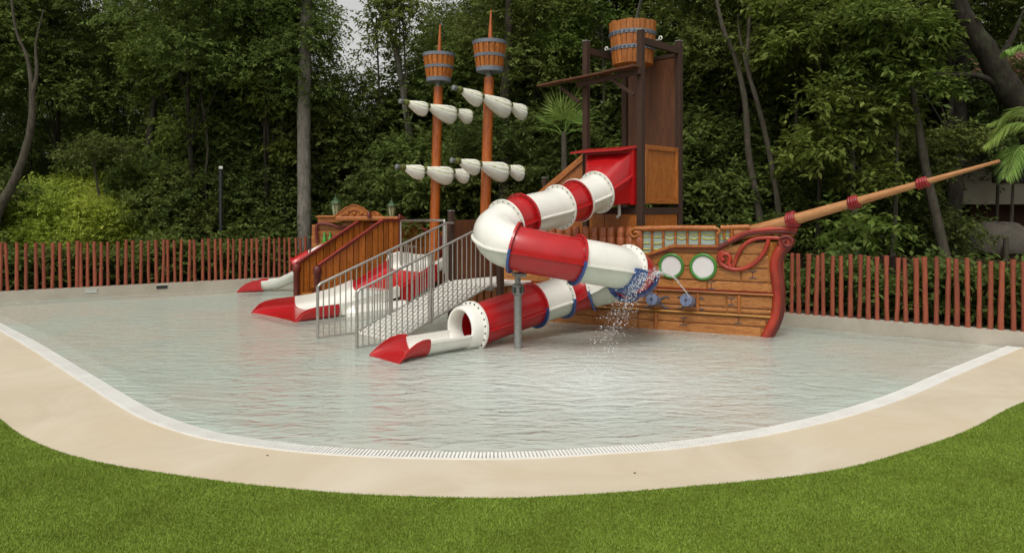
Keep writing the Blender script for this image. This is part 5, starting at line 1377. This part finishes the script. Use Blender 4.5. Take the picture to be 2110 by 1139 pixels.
# palms
def fan_palm(c, n_f, L, label, r_=1.0, seed=1, d0=None, stem=True):
    rn = random.Random(seed); e = empty('fan_palm', (c.x, c.y, .2), label, 'palm'); vs = []
    for k in range(n_f):
        a = rn.random() * 6.28; el_ = rn.uniform(-.3, 1.4); ax = Vector((math.cos(a) * math.cos(el_), math.sin(a) * math.cos(el_), math.sin(el_)))
        sd_ = ax.cross(UP).normalized(); hub = c + ax * .35 * r_
        geo = []
        for j in range(20):
            th = (j - 9.5) / 9.5 * R(95); dr = (ax * math.cos(th) + sd_ * math.sin(th)).normalized(); ll = L * (1 - .25 * abs(j - 9.5) / 9.5) * rn.uniform(.9, 1.08)
            wd = dr.cross(ax.cross(sd_)).normalized() * .016; mid_ = hub + dr * ll * .5; tip = hub + dr * ll - UP * (ll * rn.uniform(.02, .16))
            geo += [hub, mid_ - wd, tip, mid_ + wd]
        me = np_mesh('frond', np.array([v[:] for v in geo]).reshape(-1, 4, 3) - np.array(e.location[:]), 4)
        me.materials.append(M['palm']); o_ = bpy.data.objects.new('frond', me); col.objects.link(o_); o_.parent = e
        if k % 2 == 0: tube('frond_stalk', [c - UP * .1, c + ax * .2 * r_, hub], .012, M['palm'], e, 5)
    if stem: tube('trunk', [Vector((c.x + .1, c.y, -.1)), Vector((c.x + .02, c.y, c.z * .5)), c], [.09, .08, .07], M['bark_mid'], e, 10)
fan_palm(P(1162, 272, 18.0), 9, .92, 'spiky fan palm standing just left of the tower', seed=2)
fan_palm(P(1095, 370, 20.0), 5, .8, 'small dim fan palm low behind the nearer mast', seed=5)
fan_palm(P(40, 575, 18.2), 5, .5, 'little fan palm behind the far left fence posts', seed=7, stem=False)
fan_palm(P(430, 560, 21.0), 4, .5, 'little fan palm low behind the fence below the lamp pole', seed=8, stem=False)
# feather palm leaning in at the right
fp = empty('feather_palm', P(2180, 250, 13.0) * 1, 'feathery palm fronds arching in at the right edge', 'palm'); fb = Vector(fp.location)
def frond(tips, seed, L=.55):
    rn = random.Random(seed); c = catmull(tips, 20); geo = []; 
    for i in range(3, len(c)):
        t = (c[i] - c[i - 1]).normalized(); s = t.cross(UP).normalized(); f = math.sin(math.pi * min(1, i / len(c) * .85 + .15)) ** .5
        for sg in (-1, 1):
            for q in range(2):
                dr = (s * sg * .8 + t * .7 - UP * rn.uniform(.2, .55)).normalized(); ll = L * f * rn.uniform(.85, 1.1); b_ = c[i] + t * (.02 * q); wd = t * .014
                mid_ = b_ + dr * ll * .5 + UP * .03; geo += [b_, mid_ - wd, b_ + dr * ll - UP * .1 * ll, mid_ + wd]
    me = np_mesh('frond', np.array([v[:] for v in geo]).reshape(-1, 4, 3) - np.array(fb[:]), 4); me.materials.append(M['palm'])
    o_ = bpy.data.objects.new('frond', me); col.objects.link(o_); o_.parent = fp
    tube('frond_rib', c, [.016 * (1 - .7 * i / len(c)) for i in range(len(c))], M['palm'], fp, 5)
b0_ = P(2200, 330, 13)
frond([b0_, P(2150, 270, 13.1), P(2085, 255, 13.2), P(2030, 300, 13.3)], 1)
frond([b0_, P(2150, 300, 12.8), P(2100, 305, 12.6), P(2072, 365, 12.5)], 2)
frond([b0_, P(2160, 240, 13.4), P(2110, 225, 13.8), P(2040, 255, 14)], 3)
frond([b0_, P(2150, 120, 13), P(2110, 95, 13), P(2075, 105, 13)], 4, .4)
tube('trunk', [Vector((b0_.x + .1, b0_.y, -.1)), b0_], [.12, .1], M['bark_mid'], fp, 10)

# ------------------------------------------------------------------ things in the wood
lp = empty('lamp_pole', P(455, 500, 20.8) * 1, 'thin black pole with a small white camera on top behind the left fence', 'pole')
q = P(455, 350, 20.8); lp.location = (q.x, q.y, .2)
tube('pole', [Vector((q.x, q.y, .1)), q], .055, M['black'], lp, 10)
box('camera_head', q + UP * .06, (.1, .2, .08), M['white'], lp, .4)
for px in (15, 160, 298):
    q = P(px, 425 if px == 160 else 450, 21.3); o_ = empty('fence_stake', (q.x, q.y, .2), {15: 'dark green metal stake at the left edge before the bright shrubs', 160: 'dark green metal stake in the middle of the bright shrubs', 298: 'dark green metal stake at the right end of the bright shrubs'}[px], 'stake', 'metal stakes behind the left fence')
    tube('stake', [Vector((q.x, q.y, .1)), q], .03, M['black'], o_, 8); tube('stake_cap', [q, q + UP * .08], .04, M['galv'], o_, 8)
# low planter walls behind the left fence
def lowwall(px0, px1, d0, d1, z0, z1, mat, label, capm=None):
    a_, b_ = P(px0, 500, d0), P(px1, 500, d1); a_.z = b_.z = (z0 + z1) / 2; e = empty('planter_wall', (a_ + b_) / 2 * 1, label, 'wall'); e.location.z = 0
    beam('wall_body', a_, b_, .18, z1 - z0, mat, e); a_.z = b_.z = z1 + .025; beam('wall_cap', a_, b_, .26, .05, capm or mat, e)
lowwall(225, 385, 19.5, 21.3, .1, .62, M['wall'], 'low beige planter wall seen between the left fence posts')
lowwall(105, 218, 18.3, 19.3, .1, .58, M['black'], 'low dark planter edge seen between the left fence posts', M['greycap'])
# dark timber fence behind the right fence
dfn = empty('timber_fence', P(1850, 560, 15) * 1, 'dark brown close boarded timber fence in shade behind the right posts', 'fence'); dfn.location.z = .2
a_, b_ = P(1600, 500, 17.0), P(2260, 500, 12.9); nn = 44
for i in range(nn):
    p = a_.lerp(b_, (i + .5) / nn); p.z = .62 + rnd.uniform(-.02, .02)
    box('board', p, ((b_ - a_).length / nn - .02, .03, 1.0), M['brown'], dfn, math.atan2(b_.y - a_.y, b_.x - a_.x), .004)
# beige house at the right
ho = empty('house', (15.5, 24, 0), 'pale beige house with orange tiled roof half hidden by the trees at right', 'house')
n = N('beige_render'); v = n.coords('Object'); c = n.ramp(n.noise(v, 1, 5, .6), [(.3, (.27, .235, .175)), (.7, (.36, .32, .25))]); M['render'] = n.done(n.bsdf(c, .85))
n = N('roof_tile'); v = n.coords('Object', rand=True); c = n.ramp(n.noise(v, 4, 4, .6), [(.3, (.13, .055, .038)), (.7, (.24, .11, .075))]); M['tile'] = n.done(n.bsdf(c, .8))
n = N('thatch'); v = n.coords('Object', (3, 3, 14)); c = n.ramp(n.noise(v, 6, 5, .8), [(.3, (.05, .042, .03)), (.7, (.16, .14, .11))]); M['thatch'] = n.done(n.bsdf(c, .95, n.bump(n.noise(v, 8, 5), 1, .05)))
n = N('window_dark'); M['windark'] = n.done(n.bsdf((.02, .025, .025), .1))
box('house_wall', (15.8, 23.5, 2.9), (9.5, 5, 1.35), M['render'], ho, 0)
box('house_wall', (16.6, 24.0, 4.6), (8.2, 4, 2.2), M['render'], ho, 0)
box('house_wall', (12.0, 23.9, 1.2), (.6, 4, 2.2), M['render'], ho, 0)
box('house_wall', (17.5, 24.4, 1.2), (6.5, 3.6, 2.2), M['brown_panel'], ho, 0)
box('window_frame', (14.4, 20.97, 3.15), (1.1, .06, .62), M['brown_beam'], ho, 0, .005); box('window_pane', (14.4, 20.94, 3.15), (1.0, .04, .54), M['windark'], ho, 0, .003)
# tiled roof slope
rt = Geo()
nxx, nyy = 40, 9
for j in range(nyy):
    for i in range(nxx):
        x = 12.0 + i * .235; y = 21.7 + j * .28; z = 5.75 + j * .17
        rt.add(*sweep([Vector((x, y, z)), Vector((x, y + .32, z + .19))], [.10, .085], 6))
tag(rt.build('roof_tiles', M['tile'], ho), kind='stuff')
world_mesh('roof', [(11.8, 21.6, 5.62), (21.5, 21.6, 5.62), (21.5, 24.4, 7.3), (11.8, 24.4, 7.3), (11.8, 27, 5.6), (21.5, 27, 5.6)], [(0, 1, 2, 3), (3, 2, 5, 4)], M['tile'], ho)
# thatched hut
hut = empty('thatched_hut', (12.6, 18.7, 0), 'low hut with grey thatch roof behind the right fence', 'hut')
hx, hy = 12.4, 18.6
vs, fs = [], []
world_mesh('thatch_roof', *lathe([(.80, 1.0), (.84, 1.1), (.80, 1.35), (.66, 1.55), (.45, 1.68), (.1, 1.72)], 22, (hx, hy, .0)), M['thatch'], hut, True)
for v_ in bpy.data.objects['thatch_roof'].data.vertices: v_.co *= rnd.uniform(.93, 1.05)
for a in range(6): tube('hut_post', [Vector((hx + math.cos(a + .3) * 1.0, hy + math.sin(a + .3) * 1.0, .1)), Vector((hx + math.cos(a + .3) * 1.0, hy + math.sin(a + .3) * 1.0, 1.4))], .06, M['bark_mid'], hut, 8)
print('objects', len(bpy.data.objects), 'tris', sum(len(m.polygons) for m in bpy.data.meshes))
